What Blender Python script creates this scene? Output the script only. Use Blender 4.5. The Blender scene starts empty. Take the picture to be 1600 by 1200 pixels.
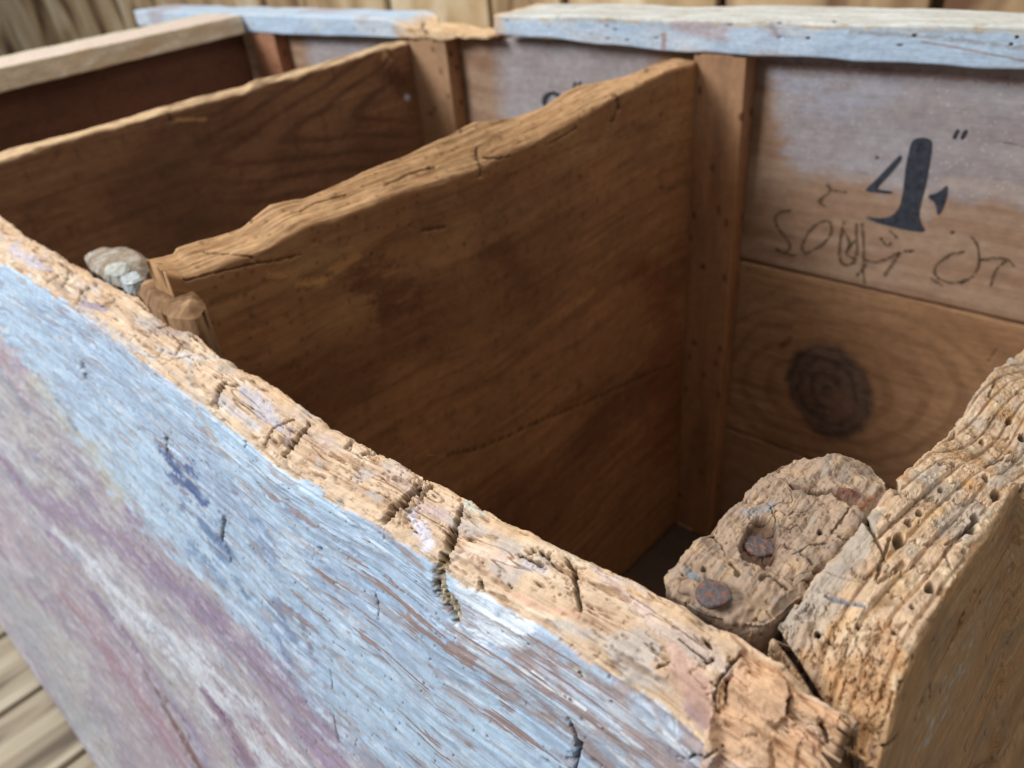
import bpy, math
import numpy as np
from mathutils import Matrix

# ------------------------------------------------------------------ camera, world, lights
scene = bpy.context.scene
R = np.array([[0.7431735, 0.6634745, -0.086572],
              [0.3093671, -0.4554535, -0.8347779],
              [-0.5932834, 0.5936022, -0.5437381]])      # rows: right, down, forward
F = 1174.70                                            # focal length for a 1600 px wide picture
CAM = np.array([0.02504905, -0.14100278, 0.186559])

cd = bpy.data.cameras.new("camera")
cam = bpy.data.objects.new("camera", cd)
scene.collection.objects.link(cam)
cam.matrix_world = Matrix([[R[0][i], -R[1][i], -R[2][i], CAM[i]] for i in range(3)] + [[0, 0, 0, 1]])
cd.sensor_width = 36
cd.lens = F / 1600 * 36
cd.clip_start = 0.01
cd.clip_end = 60
cd.dof.use_dof = True
cd.dof.focus_distance = 0.34
cd.dof.aperture_fstop = 8.5
scene.camera = cam

world = bpy.data.worlds.new("World")
scene.world = world
world.use_nodes = True
world.node_tree.nodes["Background"].inputs[0].default_value = (0.86, 0.92, 1.0, 1)
world.node_tree.nodes["Background"].inputs[1].default_value = 0.29

def area(name, loc, aim, size, power, col):
    l = bpy.data.lights.new(name, 'AREA'); l.shape = 'RECTANGLE'; l.size, l.size_y = size; l.energy = power; l.color = col
    o = bpy.data.objects.new(name, l); scene.collection.objects.link(o)
    d = np.array(aim, float) - np.array(loc, float); d /= np.linalg.norm(d)
    z = -d; x = np.cross([0, 0, 1], z); x /= np.linalg.norm(x); y = np.cross(z, x)
    o.matrix_world = Matrix([[x[i], y[i], z[i], loc[i]] for i in range(3)] + [[0, 0, 0, 1]])
area("window_light", (-1.9, -1.9, 1.75), (-0.3, 0.2, -0.05), (1.2, 1.1), 118, (0.90, 0.95, 1.0))
area("skylight", (-0.3, 0.5, 2.3), (-0.3, 0.3, 0), (1.8, 1.5), 40, (1.0, 0.97, 0.92))

scene.view_settings.view_transform = 'Standard'
scene.view_settings.look = 'None'
scene.view_settings.exposure = 0.0
scene.view_settings.gamma = 1.0
scene.render.engine = 'CYCLES'
scene.cycles.max_bounces = 6
scene.cycles.use_denoising = True

# ------------------------------------------------------------------ helpers
def lin(r, g, b, k=1.0):
    c = np.array([r, g, b], float) / 255
    return np.where(c <= .04045, c / 12.92, ((c + .055) / 1.055) ** 2.4) * k

def ray(x, y):
    return R.T @ np.array([(x - 800) / F, (y - 600) / F, 1.0])
def hit(x, y, n, d):                     # where the line of sight meets the real plane n.p = d
    n = np.array(n, float); r = ray(x, y)
    return CAM + r * ((d - n @ CAM) / (n @ r))
def project(P):
    q = (P - CAM) @ R.T
    return 800 + F * q[..., 0] / q[..., 2], 600 + F * q[..., 1] / q[..., 2], q[..., 2]

def _grad(ix, iy, seed):
    h = (ix.astype(np.uint32) * np.uint32(374761393) + iy.astype(np.uint32) * np.uint32(668265263) + np.uint32(seed * 974711 + 1013))
    h = (h ^ (h >> np.uint32(13))) * np.uint32(1274126177)
    return h ^ (h >> np.uint32(16))
def pn(x, y, seed=0):                    # gradient noise, about -1..1
    x = np.asarray(x, np.float64); y = np.asarray(y, np.float64)
    xi = np.floor(x); yi = np.floor(y); fx = (x - xi).astype(np.float32); fy = (y - yi).astype(np.float32)
    xi = xi.astype(np.int64); yi = yi.astype(np.int64)
    u = fx * fx * fx * (fx * (fx * 6 - 15) + 10); v = fy * fy * fy * (fy * (fy * 6 - 15) + 10)
    def g(dx, dy):
        a = _grad(xi + dx, yi + dy, seed).astype(np.float32) * np.float32(2 * math.pi / 4294967296.0)
        return np.cos(a) * (fx - dx) + np.sin(a) * (fy - dy)
    a = g(0, 0); b = g(1, 0); c = g(0, 1); d = g(1, 1)
    a = a + (b - a) * u; c = c + (d - c) * u
    return (a + (c - a) * v) * 1.5
def fbm(x, y, seed=0, o=4, gain=.5):
    s = 0; amp = 1; t = 0
    for i in range(o):
        s = s + amp * pn(x * 2 ** i + 7.3 * i, y * 2 ** i - 3.1 * i, seed + i * 17); t += amp; amp *= gain
    return s / t * 1.4
def worley(x, y, seed=0, jit=.85):       # F1, F2, random of nearest cell
    xi = np.floor(x).astype(np.int64); yi = np.floor(y).astype(np.int64)
    f1 = np.full(x.shape, 9., np.float32); f2 = f1.copy(); idr = np.zeros(x.shape, np.float32)
    for dx in (-1, 0, 1):
        for dy in (-1, 0, 1):
            h = _grad(xi + dx, yi + dy, seed)
            px = xi + dx + .5 + jit * ((h & 0xffff).astype(np.float32) / 65535 - .5)
            py = yi + dy + .5 + jit * ((h >> np.uint32(16)).astype(np.float32) / 65535 - .5)
            d = np.hypot(x - px, y - py).astype(np.float32)
            near = d < f1
            f2 = np.where(near, f1, np.minimum(f2, d))
            idr = np.where(near, (_grad(xi + dx + 91, yi + dy + 37, seed + 5) & 0xffff).astype(np.float32) / 65535, idr)
            f1 = np.where(near, d, f1)
    return f1, f2, idr
def sst(a, b, x):
    t = np.clip((x - a) / (b - a), 0, 1); return t * t * (3 - 2 * t)
def vnorm(v):
    return v / np.maximum(np.linalg.norm(v, axis=-1, keepdims=True), 1e-12)
def gsmooth(x, k):
    if k < 1: return x
    w = np.hanning(2 * k + 3)[1:-1]; w /= w.sum()
    return np.convolve(np.pad(x, k, mode='edge'), w, 'valid')

def resample_axis(a0, a1, fn, n, off=.12):
    """n positions from a0 to a1, evenly spaced as the eye sees them along the curve fn(a)"""
    a = np.linspace(a0, a1, 4000); P = fn(a); x, y, d = project(P)
    s = np.hypot(np.diff(x), np.diff(y)); m = (x[:-1] > -60) & (x[:-1] < 1660) & (y[:-1] > -60) & (y[:-1] < 1260) & (d[:-1] > .02)
    s = np.where(m, s, 0); base = np.abs(np.diff(a)); w = s / max(s.sum(), 1e-9) + base / base.sum() * off
    c = np.concatenate([[0], np.cumsum(w)]); c /= c[-1]
    return np.interp(np.linspace(0, 1, n), c, a)

def section(cor, rad, nseg, ncor, power=None):
    """cor: (n,K,2) closed section per row; rounded corners; returns (n,M,2), arc length (n,M)"""
    n, K, _ = cor.shape; out = []
    for k in range(K):
        p = cor[:, k]; q = cor[:, (k + 1) % K]; r = cor[:, (k - 1) % K]
        din = vnorm(p - r); dout = vnorm(q - p)
        rr = rad[k]
        a = p - din * rr; b = p + dout * rr
        for t in np.linspace(0, 1, ncor[k], endpoint=False):
            out.append(a * (1 - t) ** 2 + p * 2 * t * (1 - t) + b * t * t)
        e = q - dout * rad[(k + 1) % K]
        pw = (power or {}).get(k, 1.0)
        for t in np.linspace(0, 1, nseg[k], endpoint=False):
            tt = t ** pw if pw > 0 else 1 - (1 - t) ** (-pw)
            out.append(b + (e - b) * tt)
    S = np.stack(out, 1)
    d = np.linalg.norm(np.diff(S, axis=1, append=S[:, :1]), axis=2)
    q = np.concatenate([np.zeros((n, 1)), np.cumsum(d, 1)[:, :-1]], 1)
    return S, q

MATS = {}
def wood_mat(name, grain=.30, bump=.35, rough=.78, fine=1.0, under=None, spec=.25):
    if name in MATS: return MATS[name]
    m = bpy.data.materials.new(name); m.use_nodes = True; nt = m.node_tree; N = nt.nodes; L = nt.links
    b = N["Principled BSDF"]; b.inputs["Roughness"].default_value = rough; b.inputs["Specular IOR Level"].default_value = spec
    col = N.new("ShaderNodeAttribute"); col.attribute_name = "pigment"
    gc = N.new("ShaderNodeAttribute"); gc.attribute_name = "grain_coord"
    wr = N.new("ShaderNodeAttribute"); wr.attribute_name = "wear"
    def mapped(sx, sy):
        v = N.new("ShaderNodeVectorMath"); v.operation = 'MULTIPLY'; v.inputs[1].default_value = (sx, sy, 1)
        L.new(gc.outputs["Vector"], v.inputs[0]); return v.outputs[0]
    def noise(vec, scale, detail=4, dist=0.0, rough_=.6):
        t = N.new("ShaderNodeTexNoise"); t.inputs["Scale"].default_value = scale; t.inputs["Detail"].default_value = detail
        t.inputs["Roughness"].default_value = rough_; t.inputs["Distortion"].default_value = dist
        L.new(vec, t.inputs["Vector"]); return t.outputs["Fac"]
    def rng(src, a, b_, c, d):
        r = N.new("ShaderNodeMapRange"); r.inputs[1].default_value = a; r.inputs[2].default_value = b_; r.inputs[3].default_value = c; r.inputs[4].default_value = d
        L.new(src, r.inputs[0]); return r.outputs[0]
    def math_(op, x, y):
        r = N.new("ShaderNodeMath"); r.operation = op
        for i, s in enumerate((x, y)):
            if isinstance(s, (int, float)): r.inputs[i].default_value = s
            else: L.new(s, r.inputs[i])
        return r.outputs[0]
    g1 = noise(mapped(26 * fine, 620 * fine), 1.0, 5, .4)
    g2 = noise(mapped(160 * fine, 210 * fine), 1.0, 4)
    g3 = noise(mapped(1400, 1900), 1.0, 3)
    f = math_('ADD', rng(g1, .28, .72, 1 - grain, 1 + grain * .8), rng(g2, .25, .75, -.17, .17))
    f = math_('ADD', f, rng(g3, .25, .75, -.10, .10))
    mul = N.new("ShaderNodeMixRGB"); mul.blend_type = 'MULTIPLY'; mul.inputs[0].default_value = 1
    src = col.outputs["Color"]
    if under is not None:
        st = noise(mapped(13, 330), 1.0, 6, .7, .62)
        st2 = noise(mapped(70, 800), 1.0, 4, .3)
        th = math_('ADD', math_('ADD', st, math_('MULTIPLY', st2, .28)), math_('MULTIPLY', wr.outputs["Fac"], .34))
        mk = rng(th, .86, .895, 0, 1)
        mx = N.new("ShaderNodeMixRGB"); L.new(mk, mx.inputs[0]); L.new(src, mx.inputs[1]); mx.inputs[2].default_value = (*under, 1)
        src = mx.outputs[0]
    cr = N.new("ShaderNodeCombineXYZ")
    for i in range(3): L.new(f, cr.inputs[i])
    L.new(src, mul.inputs[1]); L.new(cr.outputs[0], mul.inputs[2])
    L.new(mul.outputs[0], b.inputs["Base Color"])
    h = math_('ADD', math_('MULTIPLY', g1, 1.0), math_('ADD', math_('MULTIPLY', g2, .7), math_('MULTIPLY', g3, .35)))
    if under is not None: h = math_('SUBTRACT', h, math_('MULTIPLY', mk, .5))
    bp = N.new("ShaderNodeBump"); bp.inputs["Strength"].default_value = bump; bp.inputs["Distance"].default_value = .0011
    L.new(h, bp.inputs["Height"]); L.new(bp.outputs[0], b.inputs["Normal"])
    MATS[name] = m; return m

def flat_mat(name, c, rough=.7, var=.15, scale=300, worn=None):
    if name in MATS: return MATS[name]
    m = bpy.data.materials.new(name); m.use_nodes = True; nt = m.node_tree; N = nt.nodes; L = nt.links
    b = N["Principled BSDF"]; b.inputs["Roughness"].default_value = rough; b.inputs["Specular IOR Level"].default_value = .25
    tc = N.new("ShaderNodeTexCoord"); t = N.new("ShaderNodeTexNoise"); t.inputs["Scale"].default_value = scale; t.inputs["Detail"].default_value = 5
    L.new(tc.outputs["Object"], t.inputs["Vector"])
    r = N.new("ShaderNodeValToRGB"); r.color_ramp.elements[0].position = .3; r.color_ramp.elements[1].position = .7
    r.color_ramp.elements[0].color = (*[float(v * (1 - var)) for v in c], 1); r.color_ramp.elements[1].color = (*[float(v * (1 + var)) for v in c], 1)
    L.new(t.outputs["Fac"], r.inputs[0]); L.new(r.outputs[0], b.inputs["Base Color"])
    if worn:
        t2 = N.new("ShaderNodeTexNoise"); t2.inputs["Scale"].default_value = worn[0]; t2.inputs["Detail"].default_value = 7; t2.inputs["Roughness"].default_value = .7
        L.new(tc.outputs["Object"], t2.inputs["Vector"]); mr = N.new("ShaderNodeMapRange")
        for i, v in enumerate((worn[1], worn[2], worn[3], 1.0)): mr.inputs[i + 1].default_value = v
        L.new(t2.outputs["Fac"], mr.inputs[0]); L.new(mr.outputs[0], b.inputs["Alpha"])
    MATS[name] = m; return m

class Sheet:
    """A dense tube (rows along the board, columns round its section) that is carved, pitted and pigmented before it becomes a mesh."""
    def __init__(s, P, a, q, cen=None):
        s.P = P; s.a = a; s.q = q
        Pa = np.gradient(P, axis=0); Pq = np.roll(P, -1, 1) - np.roll(P, 1, 1)
        N = np.cross(Pa, Pq); N = vnorm(N)
        c = P.mean(1, keepdims=True) if cen is None else cen
        if np.nanmean(np.sum(N * (P - c), -1)) < 0: N = -N; s.flip = True
        else: s.flip = False
        s.N = N; s.X, s.Y, s.D = project(P)
        s.face = (np.sum(N * (CAM - P), -1) > 0) & (s.D > .02)
        s.d = np.zeros(a.shape); s.col = np.zeros(a.shape + (3,)); s.wear = np.zeros(a.shape)
        s.j1 = fbm(a * 160, q * 330, 91, 4) ; s.j2 = fbm(a * 30, q * 90, 55, 3); s.j3 = fbm(a * 150 + 9, q * 330, 17, 4); s.j4 = fbm(a * 520, q * 700, 23, 3)
    def loc(s, x, y):
        m = np.where(s.face, (s.X - x) ** 2 + (s.Y - y) ** 2, 1e12)
        i, j = np.unravel_index(np.argmin(m), m.shape)
        # how the surface's own two directions look from the place of the photograph (for measuring marks)
        i0, i1 = max(i - 2, 0), min(i + 2, s.a.shape[0] - 1); j0, j1 = j - 2, (j + 2) % s.a.shape[1]
        d = lambda F_: np.array([F_[i1, j] - F_[i0, j], F_[i, j1] - F_[i, j0]])
        G = np.array([d(s.a), d(s.q)]).T; H = np.array([d(s.X), d(s.Y)]).T
        try: J = np.linalg.solve(G, H).T
        except np.linalg.LinAlgError: J = np.eye(2) * F / s.D[i, j]
        u, w, v = np.linalg.svd(J); k = F / s.D[i, j]; w = np.clip(w, .05 * k, 1.3 * k); J = (u * w) @ v
        return s.a[i, j], s.q[i, j], J
    def stroke(s, pts, hw, soft=.5, jag=.45, big=0.0, warp=0.0):
        """mask of a mark that runs along pts; hw = half width"""
        L = [s.loc(*p) for p in pts]; hws = hw if isinstance(hw, (list, tuple)) else [hw] * len(L)
        out = np.zeros(s.a.shape)
        H = hws; J = sum(l[2] for l in L) / len(L)
        mx = max(h / np.linalg.svd(l[2])[1].min() for h, l in zip(hws, L)) * 2.2 + warp * 2
        a0 = min(l[0] for l in L) - mx; a1 = max(l[0] for l in L) + mx; q0 = min(l[1] for l in L) - mx; q1 = max(l[1] for l in L) + mx
        m = (s.a >= a0) & (s.a <= a1) & (s.q >= q0) & (s.q <= q1)
        if not m.any(): return out
        A = s.a[m] + (s.j1[m] + .35 * s.j4[m]) * warp; Q = s.q[m] + (s.j3[m] - .3 * s.j4[m]) * warp * .6; best = np.full(A.shape, 1e9); hh = max(H)
        if len(L) == 1: L = L * 2; H = [H[0]] * 2
        for i in range(len(L) - 1):
            ax, ay = L[i][0], L[i][1]; bx, by = L[i + 1][0] - ax, L[i + 1][1] - ay
            t = np.clip(((A - ax) * bx + (Q - ay) * by) / max(bx * bx + by * by, 1e-12), 0, 1)
            J = (L[i][2] + L[i + 1][2]) / 2; ea, eq = A - ax - bx * t, Q - ay - by * t
            d = np.hypot(J[0, 0] * ea + J[0, 1] * eq, J[1, 0] * ea + J[1, 1] * eq) / (H[i] + (H[i + 1] - H[i]) * t)
            best = np.minimum(best, d)
        out[m] = sst(0, soft, 1 - best + jag * (.8 * s.j1[m] + .3 * s.j4[m]) + big * s.j2[m])
        return out
    def paint(s, mask, c, k=1.0):
        mask = np.clip(mask * k, 0, 1)[..., None]; s.col = s.col * (1 - mask) + np.asarray(c) * mask
    def plate(s, pts, soft=5.0, jag=.35):
        """mask of a flake with the outline pts"""
        L = [s.loc(*p) for p in pts]; J = sum(l[2] for l in L) / len(L); out = np.zeros(s.a.shape); pa = np.array([l[0] for l in L]); pq = np.array([l[1] for l in L])
        m = (s.a > pa.min() - .004) & (s.a < pa.max() + .004) & (s.q > pq.min() - .004) & (s.q < pq.max() + .004)
        A = s.a[m] + .0009 * s.j1[m] + .0004 * s.j4[m]; Q = s.q[m] + .0009 * s.j3[m]; ins = np.zeros(A.shape, bool); best = np.full(A.shape, 1e9)
        for i in range(len(L)):
            x0, y0, x1, y1 = pa[i], pq[i], pa[(i + 1) % len(L)], pq[(i + 1) % len(L)]
            c = ((y0 > Q) != (y1 > Q)) & (A < (x1 - x0) * (Q - y0) / (y1 - y0 + 1e-12) + x0); ins ^= c
            t = np.clip(((A - x0) * (x1 - x0) + (Q - y0) * (y1 - y0)) / max((x1 - x0) ** 2 + (y1 - y0) ** 2, 1e-12), 0, 1)
            ea, eq = A - x0 - (x1 - x0) * t, Q - y0 - (y1 - y0) * t
            best = np.minimum(best, np.hypot(J[0, 0] * ea + J[0, 1] * eq, J[1, 0] * ea + J[1, 1] * eq))
        out[m] = sst(-soft * .5, soft, np.where(ins, best, -best)); return out
    def crack(s, pts, hw, depth, dark=.75, c=(.045, .028, .016), soft=.7, jag=.8, warp=.0009):
        m = s.stroke(pts, hw, soft, jag, 0, warp); s.d -= depth * m; s.paint(m ** 1.5, c, dark)
        if depth > .0024:
            w = [h * 3.2 for h in hw] if isinstance(hw, (list, tuple)) else hw * 3.2
            g = s.stroke(pts, w, 1.0, 1.3, .5, .0016) * (1 - m); s.d -= .0011 * g * (.6 + s.j4); s.paint(g * sst(-.2, .5, s.j4), lin(150, 116, 84), .5)
    def hole(s, x, y, r, depth=.006, c=(.03, .018, .01)):
        m = s.stroke([(x, y)], r * 1.0, .35, .08); s.d -= depth * m
        s.paint(m, c, .8)
    def build(s, name, mat, parent=None):
        P = s.P + s.N * s.d[..., None]; n, m = s.a.shape
        i = np.arange(n * m).reshape(n, m); j = np.roll(i, -1, 1)
        f = np.stack([i[:-1], j[:-1], j[1:], i[1:]], -1).reshape(-1, 4)
        # centre points of the two ends
        V = np.concatenate([P.reshape(-1, 3), P[0].mean(0)[None], P[-1].mean(0)[None]])
        t0 = np.stack([i[0], np.full(m, n * m), j[0]], -1); t1 = np.stack([i[-1], j[-1], np.full(m, n * m + 1)], -1)
        if s.flip: f = f[:, ::-1]; t0 = t0[:, ::-1]; t1 = t1[:, ::-1]
        me = bpy.data.meshes.new(name); nf = len(f); nt_ = len(t0) * 2
        me.vertices.add(len(V)); me.vertices.foreach_set("co", V.astype(np.float32).ravel())
        me.loops.add(nf * 4 + nt_ * 3)
        me.loops.foreach_set("vertex_index", np.concatenate([f.ravel(), t0.ravel(), t1.ravel()]).astype(np.int32))
        me.polygons.add(nf + nt_)
        me.polygons.foreach_set("loop_start", np.concatenate([np.arange(nf) * 4, nf * 4 + np.arange(nt_) * 3]).astype(np.int32))
        me.update(calc_edges=True)
        me.shade_smooth()
        def ext(x): return np.concatenate([x.reshape(n * m, -1), x[0].mean(0).reshape(1, -1), x[-1].mean(0).reshape(1, -1)]).astype(np.float32)
        A = me.attributes.new("pigment", 'FLOAT_COLOR', 'POINT'); c = ext(np.clip(s.col, .004, .95)); A.data.foreach_set("color", np.concatenate([c, np.ones((len(c), 1), np.float32)], 1).ravel())
        A = me.attributes.new("grain_coord", 'FLOAT_VECTOR', 'POINT'); A.data.foreach_set("vector", ext(np.stack([s.a, s.q, np.full(s.a.shape, s.seed)], -1)).ravel())
        A = me.attributes.new("wear", 'FLOAT', 'POINT'); A.data.foreach_set("value", ext(s.wear).ravel())
        me.materials.append(mat)
        o = bpy.data.objects.new(name, me); scene.collection.objects.link(o)
        if parent: o.parent = parent
        return o
    seed = 0.0

def tube(a, sec, q, place, capn0=0, capn1=0, rnd=.004):
    """a (n,), sec (n,M,2) -> Sheet; place(a, s0, s1) gives the points. Ends are closed with rows that shrink to the middle."""
    n, M, _ = sec.shape; ext = []
    def cap(i, k, sgn):
        c = sec[i].mean(0); o = []
        for t in np.linspace(0, 1, k):
            sc = 1 - t
            ext.append(t * .5 * np.ptp(sec[i], axis=0).max())
            o.append((a[i] + sgn * rnd * min(1, 1 - (1 - t * 4) ** 2 if t < .25 else 1), c + (sec[i] - c) * sc * (1 - .0)))
        return o
    S = []; AA = []; QQ = []
    if capn0:
        for av_, s_ in cap(0, capn0, -np.sign(a[-1] - a[0]))[::-1]: AA.append(av_); S.append(s_); QQ.append(q[0])
        ext = [-v * np.sign(a[-1] - a[0]) for v in ext[::-1]]
    ext += [0] * n; n0 = len(ext)
    for i in range(n): AA.append(a[i]); S.append(sec[i]); QQ.append(q[i])
    if capn1:
        for av_, s_ in cap(n - 1, capn1, np.sign(a[-1] - a[0])): AA.append(av_); S.append(s_); QQ.append(q[-1])
    ext[n0:] = [v * np.sign(a[-1] - a[0]) for v in ext[n0:]]
    S = np.array(S); AA = np.array(AA)[:, None] * np.ones((1, M)); QQ = np.array(QQ)
    P = place(AA, S[..., 0], S[..., 1])
    return Sheet(P, AA + np.array(ext)[:, None], QQ)

def root(name, label, cat, loc=(0, 0, 0), group=None, kind=None):
    o = bpy.data.objects.new(name, None); scene.collection.objects.link(o); o.empty_display_size = .05
    o["label"] = label; o["category"] = cat
    if group: o["group"] = group
    return o

bin_ = root("wooden_bin", "old worn wooden bin with open compartments, flaking pale blue paint and a gnawed front edge", "storage bin")

TF = .22          # how far the front board splays outwards per metre of height
TS = .17          # the same for the right hand side board
T = .03
FLOOR = -.67

# ------------------------------------------------------------------ front board
def front_board():
    face = lambda x, y, off=0: hit(x, y, (0, 1, -TF), off)
    lo = np.array([face(*p)[[0, 2]] for p in [(0, 405), (60, 440), (150, 500), (240, 572), (340, 648), (430, 722), (590, 812), (690, 885), (800, 945), (900, 1005), (1000, 1070), (1100, 1150), (1200, 1225)]])
    hi = np.array([face(*p, T)[[0, 2]] for p in [(0, 330), (60, 370), (130, 408), (185, 440), (240, 462), (300, 505), (350, 550), (410, 580), (480, 625), (510, 652), (540, 665), (600, 695), (680, 735), (725, 760), (760, 780), (830, 812), (900, 850), (1000, 893), (1060, 920), (1100, 950), (1150, 975), (1210, 1005), (1244, 1046), (1319, 1087)]])
    a = resample_axis(-.007, -1.70, lambda x: np.stack([x, 0 * x, 0 * x - .06], -1), 1380)
    def prof(t, a):
        o = np.argsort(t[:, 0]); return np.interp(a, t[o, 0], t[o, 1])
    zl = prof(lo, a); zh = prof(hi, a)
    zl = np.where(a < -.72, -.034 + (a + .72) * .02 * 0, zl); zh = np.where(a < -.8, np.minimum(zh + (-.8 - a) * .06, .01), zh)
    zl = gsmooth(zl, 14); zh = gsmooth(zh, 5)
    zh = zh + .0009 * fbm(a * 60, a * 0 + .5, 4, 4) + .0012 * sst(.3, .6, pn(a * 38, a * 0 + 2.5, 5)) * -1
    zl = np.minimum(zl, zh - .006)
    n = len(a); K = 4
    cor = np.zeros((n, K, 2))
    y = lambda z, off=0: TF * z + off
    B = FLOOR + .01
    cor[:, 0] = np.stack([np.full(n, y(B)), np.full(n, B)], -1)
    cor[:, 1] = np.stack([y(zl), zl], -1)
    cor[:, 2] = np.stack([y(zh, T), zh], -1)
    cor[:, 3] = np.stack([np.full(n, y(B, T)), np.full(n, B)], -1)
    S, q = section(cor, [.003, .011, .009, .003], [330, 70, 12, 4], [3, 34, 30, 3], {0: -1.9, 2: 1.5})
    # arc length measured from the paint edge
    e = 3 + 330 + 12
    q = q - q[:, e:e + 1]
    place = lambda A, s0, s1: np.stack([A - TS * s1 * sst(-.16, 0, A), s0, s1], -1)
    s = tube(a, S, q, place, 0, 0)
    # close the right hand end
    s = tube(a[::-1], S[::-1], q[::-1], place, 0, 40, .003)
    s.seed = 1.3
    A, Q = s.a, s.q; Z = s.P[..., 2]
    face_m = Q < 0
    # ---- pigment
    n1 = fbm(A * 9, Q * 60, 3, 4); n2 = fbm(A * 40, Q * 130, 8, 4); n3 = fbm(A * 5, Q * 14, 21, 3)
    tan = lin(207, 178, 148); tan2 = lin(170, 136, 108); pale = lin(226, 206, 180)
    s.col[:] = lin(174, 194, 212)
    s.paint(sst(-.2, .7, n3), lin(158, 176, 200), .8)
    s.paint(sst(.1, .8, n1), lin(184, 198, 212), .7)
    s.paint(sst(.1, .7, n2), lin(150, 164, 184), .5)
    s.wear[:] = np.where(face_m, .10 + .20 * sst(-.50, -.05, A) + .18 * n3, 0)
    def P(pts, hw, c, k=1., soft=.8, jag=.5, big=.7):
        wide = max(hw) if isinstance(hw, list) else hw
        s.paint(s.stroke(pts, hw, soft, jag, big * (.6 if wide > 20 else 1), .004 if wide > 20 else .001), lin(*c), k)
    # left and lower field: mauve, grey and chalky bands that follow the grain
    zb = np.array([face(*p)[[0, 2]] for p in [(0, 520), (60, 590), (100, 660), (180, 770), (260, 850), (340, 925), (400, 1000), (450, 1080), (520, 1150), (570, 1195)]]); zb = zb[np.argsort(zb[:, 0])]
    zline = np.interp(A, zb[:, 0], zb[:, 1], right=-.9); zline = np.where(A > zb[-1, 0], zb[-1, 1] - (A - zb[-1, 0]) * 1.5, zline)
    zone = sst(-.006, .012, zline - Z + .022 * s.j2 + .006 * s.j1)
    v1 = fbm(A * 3.0, Q * 17, 24, 4); v2 = fbm(A * 5, Q * 34, 26, 4); v3 = fbm(A * 9, Q * 50, 28, 4); v4 = fbm(A * 2.0, Q * 9, 30, 3)
    s.paint(zone, lin(176, 170, 174)); s.paint(zone * sst(-.25, .45, v1), lin(158, 142, 156), .9); s.paint(zone * sst(.0, .5, -v2), lin(198, 198, 203), .85)
    s.paint(zone * sst(.05, .55, v3), lin(150, 146, 158), .75); s.paint(zone * sst(.1, .5, v4), lin(172, 142, 150), .6); s.paint(zone * sst(.2, .5, v2), lin(134, 112, 138), .8)
    s.paint(zone * sst(.2, .5, -v4), lin(180, 180, 172), .6); s.wear += zone * .02
    P([(-40, 560), (40, 680), (130, 820)], 58, (176, 172, 170), .95)
    P([(60, 600), (140, 700), (180, 770)], 30, (184, 181, 168), .8)
    P([(-20, 760), (80, 900), (170, 1060), (240, 1200)], [60, 60, 66, 70], (166, 154, 160), .95)
    P([(-20, 880), (40, 980), (120, 1130)], 40, (160, 160, 162), .9)
    P([(40, 770), (110, 800), (200, 860), (330, 970), (440, 1060), (520, 1180)], [22, 34, 42, 46, 44, 36], (154, 136, 156), .95)
    P([(30, 700), (100, 740), (150, 790)], 14, (146, 134, 150), .8)
    P([(230, 870), (320, 960), (400, 1050)], 22, (140, 122, 144), .85)
    P([(90, 830), (150, 890), (200, 950), (290, 1030), (350, 1110), (420, 1210)], [16, 24, 34, 44, 46, 48], (206, 208, 214), .98)
    P([(300, 1020), (400, 1110), (480, 1200)], [8, 16, 20], (206, 208, 214), .8)
    P([(100, 930), (180, 1040), (250, 1140), (300, 1215)], [14, 26, 34, 36], (158, 126, 138), .9)
    P([(150, 1090), (190, 1170), (220, 1230)], 26, (154, 144, 156), .8)
    P([(318, 1080), (350, 1130), (385, 1195)], [10, 24, 26], (132, 104, 126), .95)
    P([(225, 1050), (255, 1100), (290, 1160), (318, 1215)], [5, 10, 12, 10], (112, 82, 80), .95)
    P([(262, 1080), (300, 1150), (330, 1210)], [3, 8, 10], (144, 138, 166), .6)
    P([(520, 1130), (600, 1210)], 26, (148, 134, 146), .7)
    P([(30, 850), (60, 900), (110, 990)], 18, (142, 140, 150), .7)
    # dark blue worn patches
    P([(252, 700), (285, 745), (314, 784)], [12, 26, 18], (88, 104, 142), 1., .5, .7, .4)
    P([(290, 790), (330, 830), (350, 870)], [16, 30, 24], (108, 132, 166), .9)
    P([(400, 820), (430, 870), (400, 850)], 15, (110, 132, 162), .6, .6, .9, .8)
    P([(300, 860), (345, 910)], 18, (112, 136, 168), .7)
    P([(365, 905), (385, 935)], 10, (108, 130, 158), .7)
    P([(440, 1000), (460, 1040)], 12, (106, 120, 158), .75)
    P([(468, 960), (486, 1020)], 7, (118, 112, 130), .7)
    P([(450, 790), (480, 830)], 10, (120, 140, 170), .5, .6, .9, .8)
    P([(8, 590), (40, 640)], 14, (132, 136, 150), .7)
    P([(90, 625), (118, 670)], 6, (70, 118, 160), .6)
    # brown wood through the paint
    for pts, hw in [([(420, 905), (450, 950), (490, 990)], 8), ([(455, 920), (500, 960), (540, 1010)], 7), ([(200, 760), (240, 800)], 6),
                    ([(280, 790), (330, 820), (370, 860)], 6), ([(500, 890), (560, 950), (620, 1010)], 5), ([(380, 740), (460, 800), (560, 880), (640, 950)], 4),
                    ([(600, 900), (660, 960), (740, 1030)], 5), ([(640, 960), (730, 1040), (800, 1110)], 7), ([(560, 980), (660, 1070), (740, 1160)], 6),
                    ([(240, 690), (300, 700)], 5), ([(620, 1100), (700, 1180)], 8), ([(770, 1120), (860, 1210)], 16)]:
        s.wear += .42 * s.stroke(pts, hw * 1.9, 1., .4, .4, .001)
    # the bare mauve brown field at the right and its white remains
    P([(760, 990), (850, 1040), (960, 1110), (1060, 1190)], [18, 46, 78, 95], (164, 145, 141), .95, .6, .6, .6)
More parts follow.
